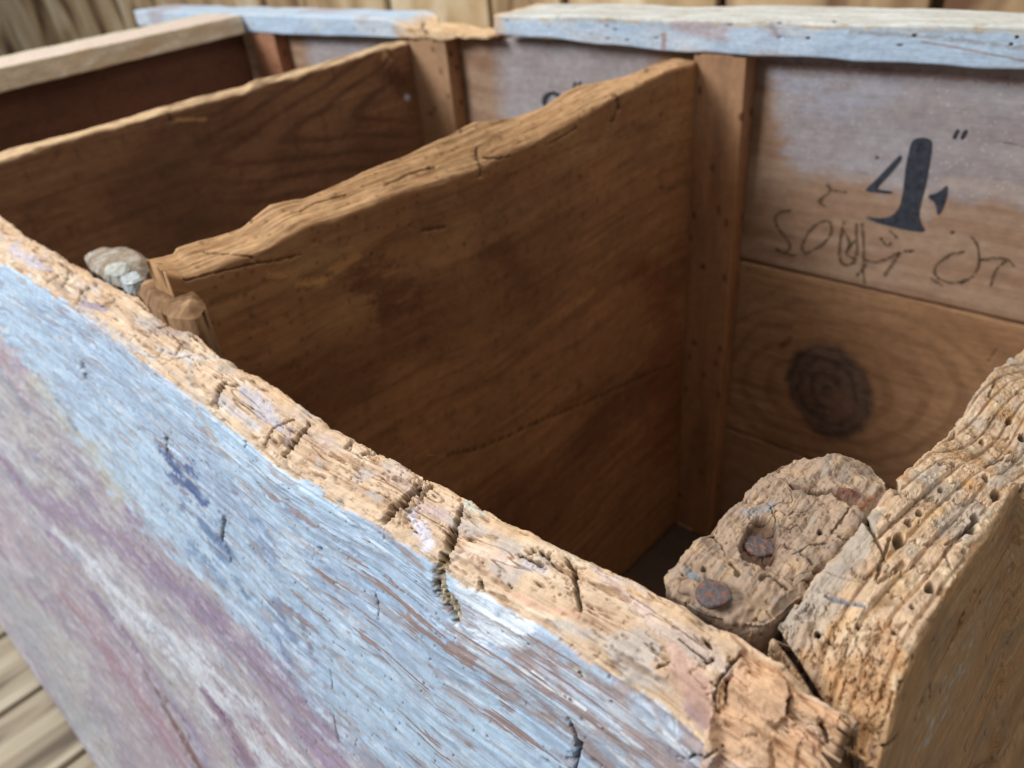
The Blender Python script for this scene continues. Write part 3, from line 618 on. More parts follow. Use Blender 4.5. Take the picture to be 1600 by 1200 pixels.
# ------------------------------------------------------------------ vertical corner batten with the nails
def corner_block():
    Z = -.030
    px = [(1038, 893), (1052, 872), (1080, 846), (1112, 818), (1148, 782), (1182, 748), (1212, 722), (1242, 709), (1285, 707), (1322, 706), (1354, 718), (1386, 742), (1384, 770), (1358, 806), (1337, 836), (1308, 868), (1276, 898), (1236, 936), (1196, 970), (1150, 960), (1100, 950), (1060, 925)]
    P = np.array([hit(*p, (0, 0, 1), Z)[:2] for p in px]); P[:, 1] = np.maximum(P[:, 1], .0255)
    M = 520; d = np.r_[0, np.cumsum(np.linalg.norm(np.diff(np.r_[P, P[:1]], axis=0), axis=1))]
    t = np.linspace(0, d[-1], M, endpoint=False)
    L = np.stack([np.interp(t, d, np.r_[P[:, i], P[:1, i]]) for i in (0, 1)], -1)
    for _ in range(3):
        w = np.hanning(19); w /= w.sum()
        L = np.stack([np.convolve(np.r_[L[-9:, i], L[:, i], L[:9, i]], w, 'valid') for i in (0, 1)], -1)
    c = L.mean(0); rows = []
    zs = np.concatenate([np.linspace(-.62, Z - .05, 10), np.linspace(Z - .049, Z - .0035, 36)])
    for z in zs: rows.append(np.c_[L, np.full(M, z)])
    for k in np.linspace(0, 1, 150)[:-1]:
        sc = (1 - k); z = Z - .0035 * (1 - sst(0, .13, k)) ** 1.6
        rows.append(np.c_[c + (L - c) * sc, np.full(M, z)])
    P3 = np.array(rows)
    s = Sheet(P3, P3[..., 1].copy(), P3[..., 0].copy(), cen=np.array([c[0], c[1], -.1])); s.seed = 9.2
    isside = (P3[..., 2] < Z - .006)
    s.q = s.q + np.where(isside, (Z - P3[..., 2]) * 1.0, 0)
    A, Q = s.a, s.q
    s.j1 = fbm(A * 300, Q * 300, 91, 4); s.j3 = fbm(A * 300 + 5, Q * 300, 19, 4); s.j2 = fbm(A * 70, Q * 70, 92, 3); s.j4 = fbm(A * 700, Q * 700, 23, 3)
    top = ~isside
    s.col[:] = lin(164, 138, 116)
    s.paint(sst(-.1, .6, fbm(A * 60, Q * 80, 3, 4)), lin(140, 122, 108), .85)
    s.paint(sst(.1, .6, fbm(A * 90, Q * 110, 5, 4)), lin(186, 156, 122), .8)
    s.paint(sst(.3, .7, fbm(A * 120, Q * 140, 7, 4)), lin(150, 140, 126), .7)
    s.d += .0034 * fbm(A * 55, Q * 65, 11, 5) * top + .0007 * np.abs(fbm(A * 190, Q * 190, 10, 3)) + .00035 * fbm(A * 380, Q * 380, 12, 3)
    cr = sst(.035, .0, np.abs(fbm(A * 45, Q * 60, 13, 3))) * sst(-.1, .3, fbm(A * 30, Q * 30, 14, 2)); s.d -= .0014 * cr * top; s.paint(cr * top, lin(84, 60, 40), .6)
    s.d += .0005 * fbm(A * 45, Q * 420, 17, 4) * top; s.paint(top * sst(.05, .5, fbm(A * 40, Q * 330, 18, 4)), lin(112, 88, 66), .5)
    f1, f2, idr = worley(A * 420 + s.j1 * .5, Q * 420 + s.j3 * .5, 15)
    pit = sst(.34, .1, f1) * (idr > .78); s.d -= .0007 * pit; s.paint(pit, lin(110, 88, 62), .4)
    # lower step at the back edge and on the right
    step = s.stroke([(1235, 762), (1262, 772), (1300, 768), (1330, 785), (1352, 795)], [4, 5, 4, 8, 8], .5, .4, 0, .0006); s.d -= .0026 * step; s.paint(step, lin(104, 74, 52), .8)
    s.d += .0022 * s.stroke([(1260, 740), (1300, 730), (1350, 750)], [18, 22, 12], .6, .3)
    for pts, hw, dp in [([(1205, 790), (1212, 812), (1210, 830)], 2, .0014), ([(1060, 905), (1095, 905)], 3, .0012), ([(1240, 868), (1262, 858), (1290, 850)], 2, .0012),
                        ([(1330, 795), (1300, 830), (1318, 846)], 3, .002), ([(1190, 905), (1205, 900), (1230, 915)], 4, .0022), ([(1140, 885), (1155, 900)], 5, .002),
                        ([(1105, 830), (1130, 850)], 2, .001), ([(1225, 850), (1270, 880)], 2.5, .0016)]:
        s.crack(pts, hw, dp, .6)
    s.paint(s.stroke([(1188, 850)], 52, 1., .5, .5) * sst(-.3, .4, s.j1), lin(112, 84, 64), .6); s.paint(s.stroke([(1112, 926)], 44, 1., .5, .5) * sst(-.3, .4, s.j1), lin(104, 88, 76), .6)
    m = s.stroke([(1190, 828), (1186, 855)], [27, 34], .35, .12, 0, .0008); s.d -= .0050 * m; s.paint(m, lin(86, 60, 44), .85)
    m = s.stroke([(1312, 768), (1338, 776)], [6, 8], .6, .5); s.paint(m, lin(98, 58, 48), .9)
    s.paint(s.stroke([(1345, 790), (1365, 775)], 12, .7, .6), lin(142, 88, 56), .7)
    s.paint(s.stroke([(1075, 890), (1085, 900)], 9, .6, .6), lin(120, 130, 140), .8)
    s.paint(s.stroke([(1165, 800), (1205, 790)], 10, .7, .6), lin(132, 134, 138), .6)
    for x_, y_, r in [(1282, 829, 5.5), (1100, 891, 5), (1066, 896, 3)]: s.hole(x_, y_, r, .004)
    return s.build("corner_batten", wood_mat("weathered_end_grain", .12, .5, .9), bin_)

def nail(px, py, z, r, thick, tilt, parent, lab):
    """rusty hammered nail head with its shank"""
    c = hit(px, py, (0, 0, 1), z); M = 96; rows = []; ang = np.linspace(0, 2 * math.pi, M, endpoint=False)
    rr = r * (1 + .06 * np.sin(2 * ang + .6) + .05 * np.sin(3 * ang) + .03 * np.sin(5 * ang + 1))
    for rad, zz in [(.0016 / r, -.02), (.0016 / r, -thick - .0004), (.5, -thick), (.85, -thick), (.97, -thick * .75), (1.0, -thick * .4), (.97, -thick * .12)] + [(v, 0) for v in np.linspace(.9, .02, 30)]:
        dome = .0007 * (1 - rad * rad) if zz > -thick * .5 else 0
        rows.append(np.stack([rr * rad * np.cos(ang), rr * rad * np.sin(ang), np.full(M, zz + dome)], -1))
    P = np.array(rows); th = tilt; Rx = np.array([[1, 0, 0], [0, math.cos(th), -math.sin(th)], [0, math.sin(th), math.cos(th)]])
    A = P[..., 0].copy(); Q = P[..., 1].copy(); P = P @ Rx.T + c
    s = Sheet(P, A, Q, cen=c - np.array([0, 0, .004])); s.seed = px * .01
    top = P[..., 2] > c[2] - .0022
    s.d += (.00045 * fbm(A * 420, Q * 420, px, 4)) * top
    s.col[:] = lin(86, 72, 68); s.paint(sst(.0, .5, fbm(A * 300, Q * 300, px + 3, 4)), lin(138, 86, 62), .8); s.paint(sst(.1, .6, fbm(A * 500, Q * 500, px + 9, 3)), lin(84, 84, 96), .8)
    o = s.build("nail_head", wood_mat("rusty_iron", .1, .5, .55, 4.0, None, .5), parent); o["label"] = lab

# ------------------------------------------------------------------ generic board that runs front to back
def cross_board(name, pts_sil, pts_edge, xr, xl, y0, y1, n, colfn, seed, mat, nseg=(260, 46, 20, 4), bottom=FLOOR + .02, keep=1, rad=(.003, .004, .004, .003), e_z=None, post=None):
    """xr(y), xl(y): planes of the right and left faces. pts: sight points of the far and the near top edges."""
    def solve(pts, xf):
        out = []
        for p in pts:
            r = ray(*p); lo, hi = .05, 3.0
            g = lambda t: (CAM + r * t)[0] - xf((CAM + r * t)[1])
            sg = np.sign(g(lo))
            for _ in range(60):
                mid = (lo + hi) / 2
                if np.sign(g(mid)) == sg: lo = mid
                else: hi = mid
            out.append(CAM + r * lo)
        out = np.array(out); return out[np.argsort(out[:, 1])]
    I = solve(pts_sil, xl); E_ = solve(pts_edge, xr)
    a = resample_axis(y0, y1, lambda y: np.stack([xr(y), y, 0 * y], -1), n)
    zs = gsmooth(np.interp(a, I[:, 1], I[:, 2]), keep); ze = gsmooth(np.interp(a, E_[:, 1], E_[:, 2]), keep)
    ze = np.minimum(ze, zs + .003)
    N_ = len(a); cor = np.zeros((N_, 4, 2)); B = bottom
    cor[:, 0] = np.stack([xr(a), np.full(N_, B)], -1); cor[:, 1] = np.stack([xr(a), ze], -1)
    cor[:, 2] = np.stack([xl(a), zs], -1); cor[:, 3] = np.stack([xl(a), np.full(N_, B)], -1)
    S, q = section(cor, rad, nseg, [3, 10, 10, 3], {0: -1.4})
    e = 3 + nseg[0] + 5; q = q - q[:, e:e + 1]
    s = tube(a, S, q, lambda A, s0, s1: np.stack([s0, A, s1], -1), 14, 6, .001)
    s.seed = seed; colfn(s)
    return s.build(name, mat, bin_)

brown = lin(140, 98, 64); dark_brown = lin(96, 62, 42); tanw = lin(200, 158, 108)
def inner_wood(s, sd, base=brown, dk=dark_brown, edge=tanw):
    A, Q = s.a, s.q
    s.col[:] = base
    s.paint(sst(-.3, .7, fbm(A * 3.5, Q * 6, sd, 4)), dk, .75)
    s.paint(sst(.0, .7, fbm(A * 8, Q * 11, sd + 3, 4)), base * 1.18, .6)
    g = fbm(A * 2.2, Q * 26, sd + 5, 3); s.paint(sst(.1, .02, np.abs(g)), dk, .35)
    s.paint(sst(.25, .8, fbm(A * 60, Q * 40, sd + 8, 4)), dk * .8, .4)
    vs = fbm(A * 46, Q * 2.5, sd + 11, 3); s.paint(sst(.1, .7, vs) * sst(.0, .06, -Q), base * .8, .35)   # saw marks across the grain
    s.d += .0005 * fbm(A * 5, Q * 60, sd + 13, 3) + .0009 * fbm(A * 6, Q * 7, sd + 15, 3)
    t = sst(-.003, .002, Q + .004 * fbm(A * 30, Q * 40, sd + 17, 4))
    s.paint(t, edge, .9); s.paint(t * sst(.0, .6, fbm(A * 40, Q * 120, sd + 19, 4)), edge * 1.15, .7)
    s.paint(t * sst(.1, .6, fbm(A * 26, Q * 80, sd + 21, 4)), base * .8, .65)
    s.d += t * (.0010 * fbm(A * 34, Q * 60, sd + 23, 4) + .0007 * fbm(A * 20, Q * 300, sd + 25, 3))
    return t

def divider_near():
    def cf(s):
        A, Q = s.a, s.q
        t = inner_wood(s, 201, lin(148, 102, 64), lin(98, 60, 38), lin(190, 150, 108))
        up = sst(-.16, -.01, Q + .05 * fbm(A * 5, Q * 6, 210, 3)); s.paint(up * sst(-.3, .6, fbm(A * 9, Q * 22, 211, 4)), lin(164, 122, 80), .6)
        s.paint(s.stroke([(560, 430), (620, 460), (600, 480)], [40, 60, 40], 1., .6, .8), lin(96, 56, 34), .75)
        s.paint(s.stroke([(780, 390), (820, 440)], [40, 36], 1., .6, .8), lin(96, 60, 34), .5)
        s.paint(s.stroke([(420, 430), (500, 440), (560, 400)], [10, 14, 8], .8, .8, .8), lin(206, 150, 90), .5)
        s.paint(s.stroke([(330, 470), (420, 440), (520, 430)], [8, 10, 8], .8, .8, .6), lin(112, 76, 44), .6)
        s.crack([(700, 712), (740, 704), (830, 665), (940, 618), (1044, 573)], 1.6, .0016, .8)
        s.crack([(745, 232), (746, 250), (752, 275)], 2.5, .003, .85); s.crack([(757, 246), (778, 248), (796, 244)], 2, .002, .7)
        s.crack([(962, 150), (966, 170), (958, 190)], 4, .002, .5); s.crack([(600, 290), (640, 270), (680, 262)], 2.5, .0016, .5)
        s.crack([(290, 437), (330, 428), (400, 412), (470, 398)], [2, 2.5, 2, 1.5], .0016, .5)
        s.crack([(318, 395), (360, 398), (395, 402)], 2, .0014, .5); s.crack([(470, 330), (490, 318), (540, 306)], 2, .0014, .5)
        s.crack([(660, 360), (695, 354)], 3, .001, .6); s.crack([(860, 225), (900, 200)], 2.5, .0014, .5)
        for p in [(1033, 293), (1032, 178), (725, 382), (906, 275), (580, 395), (640, 352), (670, 262), (392, 345), (1010, 110), (720, 205)]:
            s.paint(s.stroke([p], 5, .8, .3), lin(66, 34, 20), .7)
        pt = worley(A * 90, Q * 110, 215); m = sst(.22, .1, pt[0]) * (pt[2] > .62); s.paint(m, lin(84, 50, 28), .45)
        s.paint(s.stroke([(1010, 420), (1050, 520), (1040, 700)], [40, 60, 80], 1., .4, .6), lin(112, 58, 34), .5)
    return cross_board("divider_board",
        [(1092, 86), (1040, 92), (1000, 108), (960, 122), (900, 134), (880, 142), (850, 163), (800, 181), (740, 188), (700, 208), (655, 228), (620, 246), (560, 268), (520, 290), (470, 308), (420, 316), (398, 334), (375, 352), (330, 368), (285, 380), (272, 384), (268, 394), (240, 400), (218, 405), (200, 410)],
        [(1088, 97), (1040, 110), (962, 150), (900, 186), (812, 232), (756, 259), (690, 283), (620, 302), (550, 330), (480, 352), (420, 385), (330, 420), (290, 434), (240, 424)],
        lambda y: -.435 + (y - .03) * .042, lambda y: -.462 + (y - .03) * .042, .026, .622, 760, cf, 12.3, wood_mat("inner_wood", .09, .3, .72, .6), keep=3)

def divider_far():
    def cf(s):
        A, Q = s.a, s.q
        inner_wood(s, 301, lin(128, 90, 62), lin(82, 54, 38), lin(206, 174, 134))
        # cathedral grain
        cx, cq, _ = s.loc(330, 255)
        u = (A - cx) * 3.2; v = (Q - cq) * (16 + 0 * A)
        rr = np.sqrt(np.maximum(v * v + .02, 0)) * 2.2 - u * 2.4 + .35 * fbm(A * 5, Q * 14, 307, 3)
        w = .5 + .5 * np.sin(rr * 8); reg = sst(-.02, .12, A - cx + .05) * sst(.62, .55, A)
        s.paint(sst(.62, .95, w) * reg, lin(66, 38, 26), .5)
        s.paint(s.stroke([(605, 110), (625, 130)], [26, 30], .9, .4), lin(78, 44, 28), .9); s.paint(s.stroke([(636, 150)], 6, .6, .3), lin(190, 196, 206), .9)
        s.crack([(605, 80), (612, 92), (604, 104)], 4, .003, .3, tuple(tanw)); s.paint(s.stroke([(600, 90), (606, 75)], 5, .6, .6), lin(190, 150, 104), .8)
        s.crack([(262, 175), (268, 190)], 2.5, .003, .7); s.paint(s.stroke([(275, 188), (320, 186)], 4, .7, .6), lin(184, 140, 92), .7)
    return cross_board("divider_board",
        [(642, 60), (600, 66), (560, 80), (500, 98), (450, 112), (400, 124), (380, 134), (300, 152), (200, 182), (100, 212), (40, 224), (0, 236), (-60, 255)],
        [(640, 68), (600, 76), (500, 108), (400, 136), (380, 146), (300, 164), (200, 193), (150, 206), (100, 220), (40, 238), (0, 252), (-60, 272)],
        lambda y: -.829 - (y - .06) * .078, lambda y: -.848 - (y - .06) * .078, .028, .624, 520, cf, 14.1, wood_mat("inner_wood"), (150, 22, 12, 4), rad=(.003, .003, .003, .003))

def simple_board(name, x0, x1, y0, y1, z0, z1, axis, n, colfn, seed, mat, nseg, rad=.003, shape=None, power=None, lab=None, ends=(10, 10), parent=None):
    """rectangular board along axis 'x','y' or 'z' with gentle wear"""
    b = {'x': (x0, x1), 'y': (y0, y1), 'z': (z0, z1)}; o = [k for k in 'xyz' if k != axis]
    mid = {k: (v[0] + v[1]) / 2 for k, v in b.items()}
    def line(t):
        c = {k: np.full_like(t, mid[k]) for k in 'xyz'}; c[axis] = t
        if axis == 'x': c['y'] = np.full_like(t, y0)
        return np.stack([c['x'], c['y'], c['z']], -1)
    a = resample_axis(b[axis][0], b[axis][1], line, n)
    u0, u1 = b[o[0]]; v0, v1 = b[o[1]]
    cor = np.zeros((n, 4, 2)); cor[:] = np.array([[u0, v0], [u0, v1], [u1, v1], [u1, v0]])
    if shape: cor = shape(a, cor)
    S, q = section(cor, [rad] * 4, nseg, [6] * 4, power)
    q = q - q[:, 6 + nseg[0]:7 + nseg[0]]
    def place(A, s0, s1):
        c = {axis: A, o[0]: s0, o[1]: s1}; return np.stack([c['x'], c['y'], c['z']], -1)
    s = tube(a, S, q, place, ends[0], ends[1], .002)
    s.seed = seed; colfn(s); ob = s.build(name, mat, parent or bin_)
    if lab: ob["label"] = lab
    return ob

# ------------------------------------------------------------------ back panel planks
YB = .648
def bp(x, y): return hit(x, y, (0, 1, 0), YB)
def back_planks():
    m = wood_mat("inner_wood")
    z1 = bp(1165, 405)[2]; z1b = bp(1600, 510)[2]; z2 = bp(1134, 668)[2]
    z1 = (z1 + z1b) / 2
    def upper(s):
        A, Q, X, Z = s.a, s.q, s.P[..., 0], s.P[..., 2]
        s.col[:] = lin(164, 134, 110)
        s.paint(sst(-.2, .5, fbm(A * 5, Q * 30, 401, 4)), lin(140, 104, 78), .7)
        w = .5 + .5 * np.sin((Q * 160 + 3 * fbm(A * 2.2, Q * 7, 402, 3))); s.paint(sst(.6, .95, w), lin(132, 92, 66), .35)
        # thin chalky grey wash over the top half
        lim = -.088 - .12 * (X + .17) * .12 + .004 * s.j1 + .01 * fbm(A * 30, Q * 20, 403, 3)
        g = sst(lim - .014, lim + .010, Z) * sst(-.345, -.315, X + .04 * sst(-.07, .0, Z) * 0 + .012 * s.j2 + .35 * (Z + .02) * (X < -.28))
        blue = sst(-.75, -.70, X) * sst(-.46, -.50, X)
        g = np.maximum(g, blue * sst(-.11, -.08, Z + .01 * s.j2)); g = np.maximum(g, sst(-1.19, -1.15, X + .01 * s.j2) * sst(-.9, -.94, X))
        s.paint(g, lin(152, 138, 128), .72)
        s.paint(g * sst(-.1, .6, fbm(A * 12, Q * 30, 405, 4)), lin(168, 158, 152), .6)
        s.paint(g * sst(.2, .6, fbm(A * 40, Q * 30, 406, 4)), lin(140, 116, 106), .6)
        s.paint(g * sst(-.5, -.1, -X - .3), lin(176, 176, 190), .3)
        s.paint(s.stroke([(1225, 120), (1300, 160), (1380, 130)], [26, 40, 30], .9, .6, .8), lin(168, 166, 176), .6)
        s.paint(s.stroke([(1190, 100), (1400, 112), (1620, 130)], [10, 10, 8], .8, .6), lin(128, 96, 84), .7)
        s.paint(s.stroke([(1480, 285), (1560, 295), (1620, 310)], [16, 18, 20], .6, .5), lin(178, 158, 146), .7)
        s.paint(s.stroke([(1430, 290), (1445, 330)], 24, .8, .5), lin(180, 160, 146), .6)
        s.crack([(1560, 222), (1600, 230)], 1.5, .001, .5); s.hole(1488, 364, 3.5, .002); s.hole(1371, 248, 3, .002); s.hole(1422, 394, 3, .001)
        sp = worley(A * 170, Q * 170, 409); s.paint(sst(.16, .08, sp[0]) * (sp[2] > .72) * g, lin(206, 200, 196), .7)
        s.d += .0007 * fbm(A * 8, Q * 30, 411, 3)
    def lower(s):
        A, Q, X, Z = s.a, s.q, s.P[..., 0], s.P[..., 2]
        inner_wood(s, 421, lin(168, 128, 92), lin(134, 96, 66), lin(158, 118, 84))
        k0 = bp(1293, 612); kx, kz = X - k0[0], Z - k0[2]
        ca, sa = math.cos(.30), math.sin(.30); u = kx * ca + kz * sa; v = -kx * sa + kz * ca
        r = np.sqrt((u / .050) ** 2 + (v / .066) ** 2) + .05 * fbm(A * 22, Q * 22, 431, 3)
        far = np.sqrt((u / .10) ** 2 + (v / .066) ** 2) + .10 * fbm(A * 14, Q * 14, 433, 3)
        w = .5 + .5 * np.sin(far * 19 + 1.5 * fbm(A * 12, Q * 12, 434, 2)); s.paint(sst(.5, .95, w) * sst(2.7, 1.2, far), lin(118, 82, 56), .5)
        s.paint(sst(1.9, 1.05, far), lin(138, 96, 64), .4)
        r = r + .06 * fbm(A * 60, Q * 60, 435, 3)
        s.paint(sst(1.08, .88, r), lin(98, 76, 64), .9)
        s.paint(sst(.22, .0, np.abs(r - .93)) * sst(-.5, .3, fbm(A * 20, Q * 20, 436, 2)), lin(62, 46, 40), .7)
        s.paint(sst(.4, .98, .5 + .5 * np.sin(r * 21 + 2 * s.j2)) * (r < .93), lin(58, 42, 36), .55)
        s.paint(sst(.1, .5, fbm(A * 70, Q * 70, 437, 4)) * sst(1.05, .9, r), lin(70, 52, 44), .5)
        th = np.arctan2(v, u); s.paint(sst(.10, .0, np.abs(pn(th * 2.2, r * .8, 438))) * sst(.9, .5, r) * sst(.1, .3, r), lin(60, 42, 34), .5)
        r2 = np.hypot(kx - .017, (kz + .012) * .9) / .021; s.paint(sst(1.2, .6, r2), lin(114, 82, 66), .8)
        s.paint(s.stroke([(1222, 540), (1235, 530)], 7, .8, .4), lin(92, 58, 38), .7)
        s.crack([(1545, 565), (1558, 545)], 2, .001, .6)
    def low(s): inner_wood(s, 441, lin(158, 120, 88), lin(128, 92, 64), lin(156, 118, 86))
    kw = dict(nseg=(260, 8, 60, 6), rad=.002)
    simple_board("back_plank", -1.40, -.0345, YB, YB + .02, z1 + .0016, .028, 'x', 900, upper, 21.7, m, (240, 8, 8, 6), .002, lab="upper back plank with a grey wash, stencilled figures and pencil scribble")
    simple_board("back_plank", -1.40, -.0345, YB, YB + .02, z2 + .0024, z1 - .0018, 'x', 700, lower, 23.7, m, (240, 8, 8, 6), .002, lab="brown back plank with a large dark knot")
    simple_board("back_plank", -1.40, -.0345, YB, YB + .02, FLOOR + .02, z2 - .0012, 'x', 200, low, 25.7, m, (60, 8, 8, 6), .002)

def batten(name, x0, x1, y0, y1, z0, z1, seed, base=(156, 110, 74), n=260, parent=None, lab=None):
    def cf(s):
        A, Q = s.a, s.q
        s.col[:] = lin(*base); s.paint(sst(-.2, .6, fbm(A * 5, Q * 40, seed, 4)), lin(*base, .62), .7)
        s.paint(sst(.0, .6, fbm(A * 9, Q * 70, seed + 4, 4)), lin(*base, 1.15), .5); s.paint(sst(-.12, .0, A) * .5, lin(196, 160, 128), .5)
        sp = worley(A * 24, Q * 40, seed + 7); s.paint(sst(.14, .08, sp[0]) * (sp[2] > .6), lin(72, 40, 24), .8)
        s.d += .0006 * fbm(A * 10, Q * 40, seed + 9, 3)
    return simple_board(name, x0, x1, y0, y1, z0, z1, 'z', n, cf, seed * .37, wood_mat("inner_wood"), (20, 30, 20, 16), .0025, lab=lab)

# ------------------------------------------------------------------ rim boards on top of the back
def rims():
    m = wood_mat("painted_rim", .14, .4, .7, 1.0, tuple(lin(168, 146, 132)))
    def cf(s):
        A, Q, X, Y, Z = s.a, s.q, s.P[..., 0], s.P[..., 1], s.P[..., 2]
        s.col[:] = lin(178, 194, 210); s.wear[:] = .12
        s.paint(sst(-.1, .5, fbm(A * 9, Q * 20, 501, 4)), lin(196, 200, 204), .8)
        s.paint(sst(.15, .5, fbm(A * 7 + 3, Q * 9, 503, 3)), lin(172, 160, 160), .75)
        t = sst(.0545, .0605, Z + .003 * s.j2)
        s.paint(t, lin(188, 186, 178), 1.); s.paint(t * sst(-.1, .5, fbm(A * 14, Y * 70, 505, 4)), lin(212, 212, 206), .8)
        s.paint(t * sst(.2, .7, fbm(A * 30, Y * 120, 507, 4)), lin(168, 146, 116), .7)
        s.paint(sst(.0030, .0, np.abs(Z - .058)) * sst(-.1, .5, fbm(A * 40, Q * 90, 509, 3)), lin(200, 164, 120), .8)
        s.wear *= 1 - t
        s.d += .0006 * fbm(A * 30, Q * 60, 511, 4) + .0014 * fbm(A * 6, Q * 20, 513, 3)
        f1, f2, idr = worley(A * 60, Q * 120, 515); p = sst(.22, .1, f1) * (idr > .93); s.d -= .0012 * p; s.paint(p, lin(90, 70, 56), .7)
    def left(s):
        cf(s); A = s.a
        b = sst(-.92, -.86, A + .02 * s.j2); s.paint(b, lin(214, 178, 134), .95); s.paint(b * sst(.1, .6, fbm(A * 40, s.q * 60, 521, 4)), lin(170, 128, 84), .7)
        s.wear *= 1 - b; s.d += b * .003 * fbm(A * 26, s.q * 40, 523, 4)
        s.crack([(662, 35), (664, 52)], 4, .003, .8)
    def right(s):
        cf(s); A, Q = s.a, s.q
        b = sst(-.672, -.700, A + .006 * s.j2); s.paint(b, lin(206, 178, 150), .95); s.wear *= 1 - b
        for p in [(1263, 60), (1428, 56), (1580, 70), (1589, 59), (1305, 33)]: s.hole(*p, 3.4, .004)
        s.paint(s.stroke([(1060, 40), (1140, 55)], [14, 20], .6, .4), lin(180, 162, 160), .8); s.paint(s.stroke([(1036, 55), (1036, 75)], 6, .6, .4), lin(160, 128, 118), .8)
        s.paint(s.stroke([(1150, 60), (1260, 75)], [22, 18], .6, .4), lin(190, 206, 222), .9); s.paint(s.stroke([(1205, 35), (1216, 58)], 6, .6, .4), lin(160, 150, 152), .8)
        s.paint(s.stroke([(1330, 50), (1460, 58), (1600, 75)], 5, .8, 1.2), lin(150, 142, 136), .7); s.paint(s.stroke([(1440, 65), (1600, 95)], 2.5, .6, .6), lin(150, 118, 96), .7)
        s.paint(s.stroke([(820, 42), (880, 55)], [16, 14], .6, .5), lin(188, 204, 220), .8)
    def shl(a, c):
        k = sst(-.90, -.80, a); c = c.copy()
        zt = .053 + .006 * (a < -1.25) * 0; ztop = zt - .010 * sst(-.92, -.86, a) - .010 * sst(-.80, -.74, a)
        zb = .024 + .004 * sst(-1.2, -.8, a) + .008 * sst(-.80, -.74, a)
        back = .695 - .030 * sst(-.90, -.84, a) + .004 * np.sin(a * 40)
        c[:, 0, 1] = zb; c[:, 3, 1] = zb; c[:, 1, 1] = ztop; c[:, 2, 1] = ztop; c[:, 2, 0] = back; c[:, 3, 0] = back
        return c
    def shr(a, c):
        c = c.copy(); zb = .038 - .008 * sst(-.66, -.46, a) + .0007 * np.sin(a * 60); zt = .062 + .0008 * np.sin(a * 31)
        back = .708 + .006 * np.sin(a * 19 + 1) - .020 * sst(-.25, 0., a)
        c[:, 0, 1] = zb; c[:, 3, 1] = zb; c[:, 1, 1] = zt; c[:, 2, 1] = zt; c[:, 2, 0] = back; c[:, 3, 0] = back
        return c
    simple_board("rim_board", -1.728, -.715, .619, .70, .03, .06, 'x', 620, left, 31.1, m, (50, 90, 8, 8), .003, shl, lab="left rim board, its right end worn down to bare tan wood")
    simple_board("rim_board", -.700, .03, .619, .70, .03, .06, 'x', 620, right, 33.1, m, (60, 100, 8, 8), .003, shr, lab="right rim board with pale blue front edge and chalky top")

def end_rail():
    m = wood_mat("painted_rim")
    def fx(y): return -1.306 + (.633 - y) * .209
    def cf(s):
        A, Q, Z = s.a, s.q, s.P[..., 2]
        s.col[:] = lin(202, 182, 156); s.paint(sst(-.2, .6, fbm(A * 10, Q * 40, 601, 4)), lin(194, 166, 130), .8); s.paint(sst(.1, .6, fbm(A * 20, Q * 60, 603, 4)), lin(222, 210, 190), .7)
        t = sst(.0, .004, s.P[..., 2] - .050) ; rel = (fx(A) - s.P[..., 0])
        s.paint(t, lin(222, 214, 200), .8); s.paint(t * sst(.006, .02, rel) * sst(.085, .06, rel), lin(214, 178, 172), .8); s.paint(t * sst(.08, .09, rel), lin(200, 186, 158), .8)
        s.d += .0012 * fbm(A * 20, Q * 30, 605, 4)
    y0, y1 = -.03, .617
    a = resample_axis(y0, y1, lambda y: np.stack([fx(y), y, 0 * y + .05], -1), 360)
    n = len(a); cor = np.zeros((n, 4, 2))
    cor[:, 0] = np.stack([fx(a), 0 * a + .022], -1); cor[:, 1] = np.stack([fx(a), 0 * a + .052], -1); cor[:, 2] = np.stack([fx(a) - .125, 0 * a + .052], -1); cor[:, 3] = np.stack([fx(a) - .125, 0 * a + .022], -1)
    S, q = section(cor, [.003] * 4, [30, 60, 8, 8], [6] * 4)
    s = tube(a, S, q, lambda A, s0, s1: np.stack([s0, A, s1], -1), 8, 8, .002); s.seed = 41.
    cf(s); o = s.build("end_rail", m, bin_); o["label"] = "flat rail on the far left end with a faded pink stripe"
    # end wall under the rail
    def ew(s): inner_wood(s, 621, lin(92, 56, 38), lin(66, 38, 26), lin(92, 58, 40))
    cor2 = cor.copy(); cor2[:, 0] = np.stack([fx(a) - .012, 0 * a + FLOOR + .02], -1); cor2[:, 1] = np.stack([fx(a) - .012, 0 * a + .0215], -1); cor2[:, 2] = np.stack([fx(a) - .035, 0 * a + .0215], -1); cor2[:, 3] = np.stack([fx(a) - .035, 0 * a + FLOOR + .02], -1)
    S, q = section(cor2, [.002] * 4, [60, 6, 6, 6], [3] * 4)
    q = q - q[:, 63:64]
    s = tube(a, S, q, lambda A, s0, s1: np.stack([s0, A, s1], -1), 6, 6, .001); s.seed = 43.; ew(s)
    s.q = s.q; s.build("end_board", wood_mat("inner_wood"), bin_)

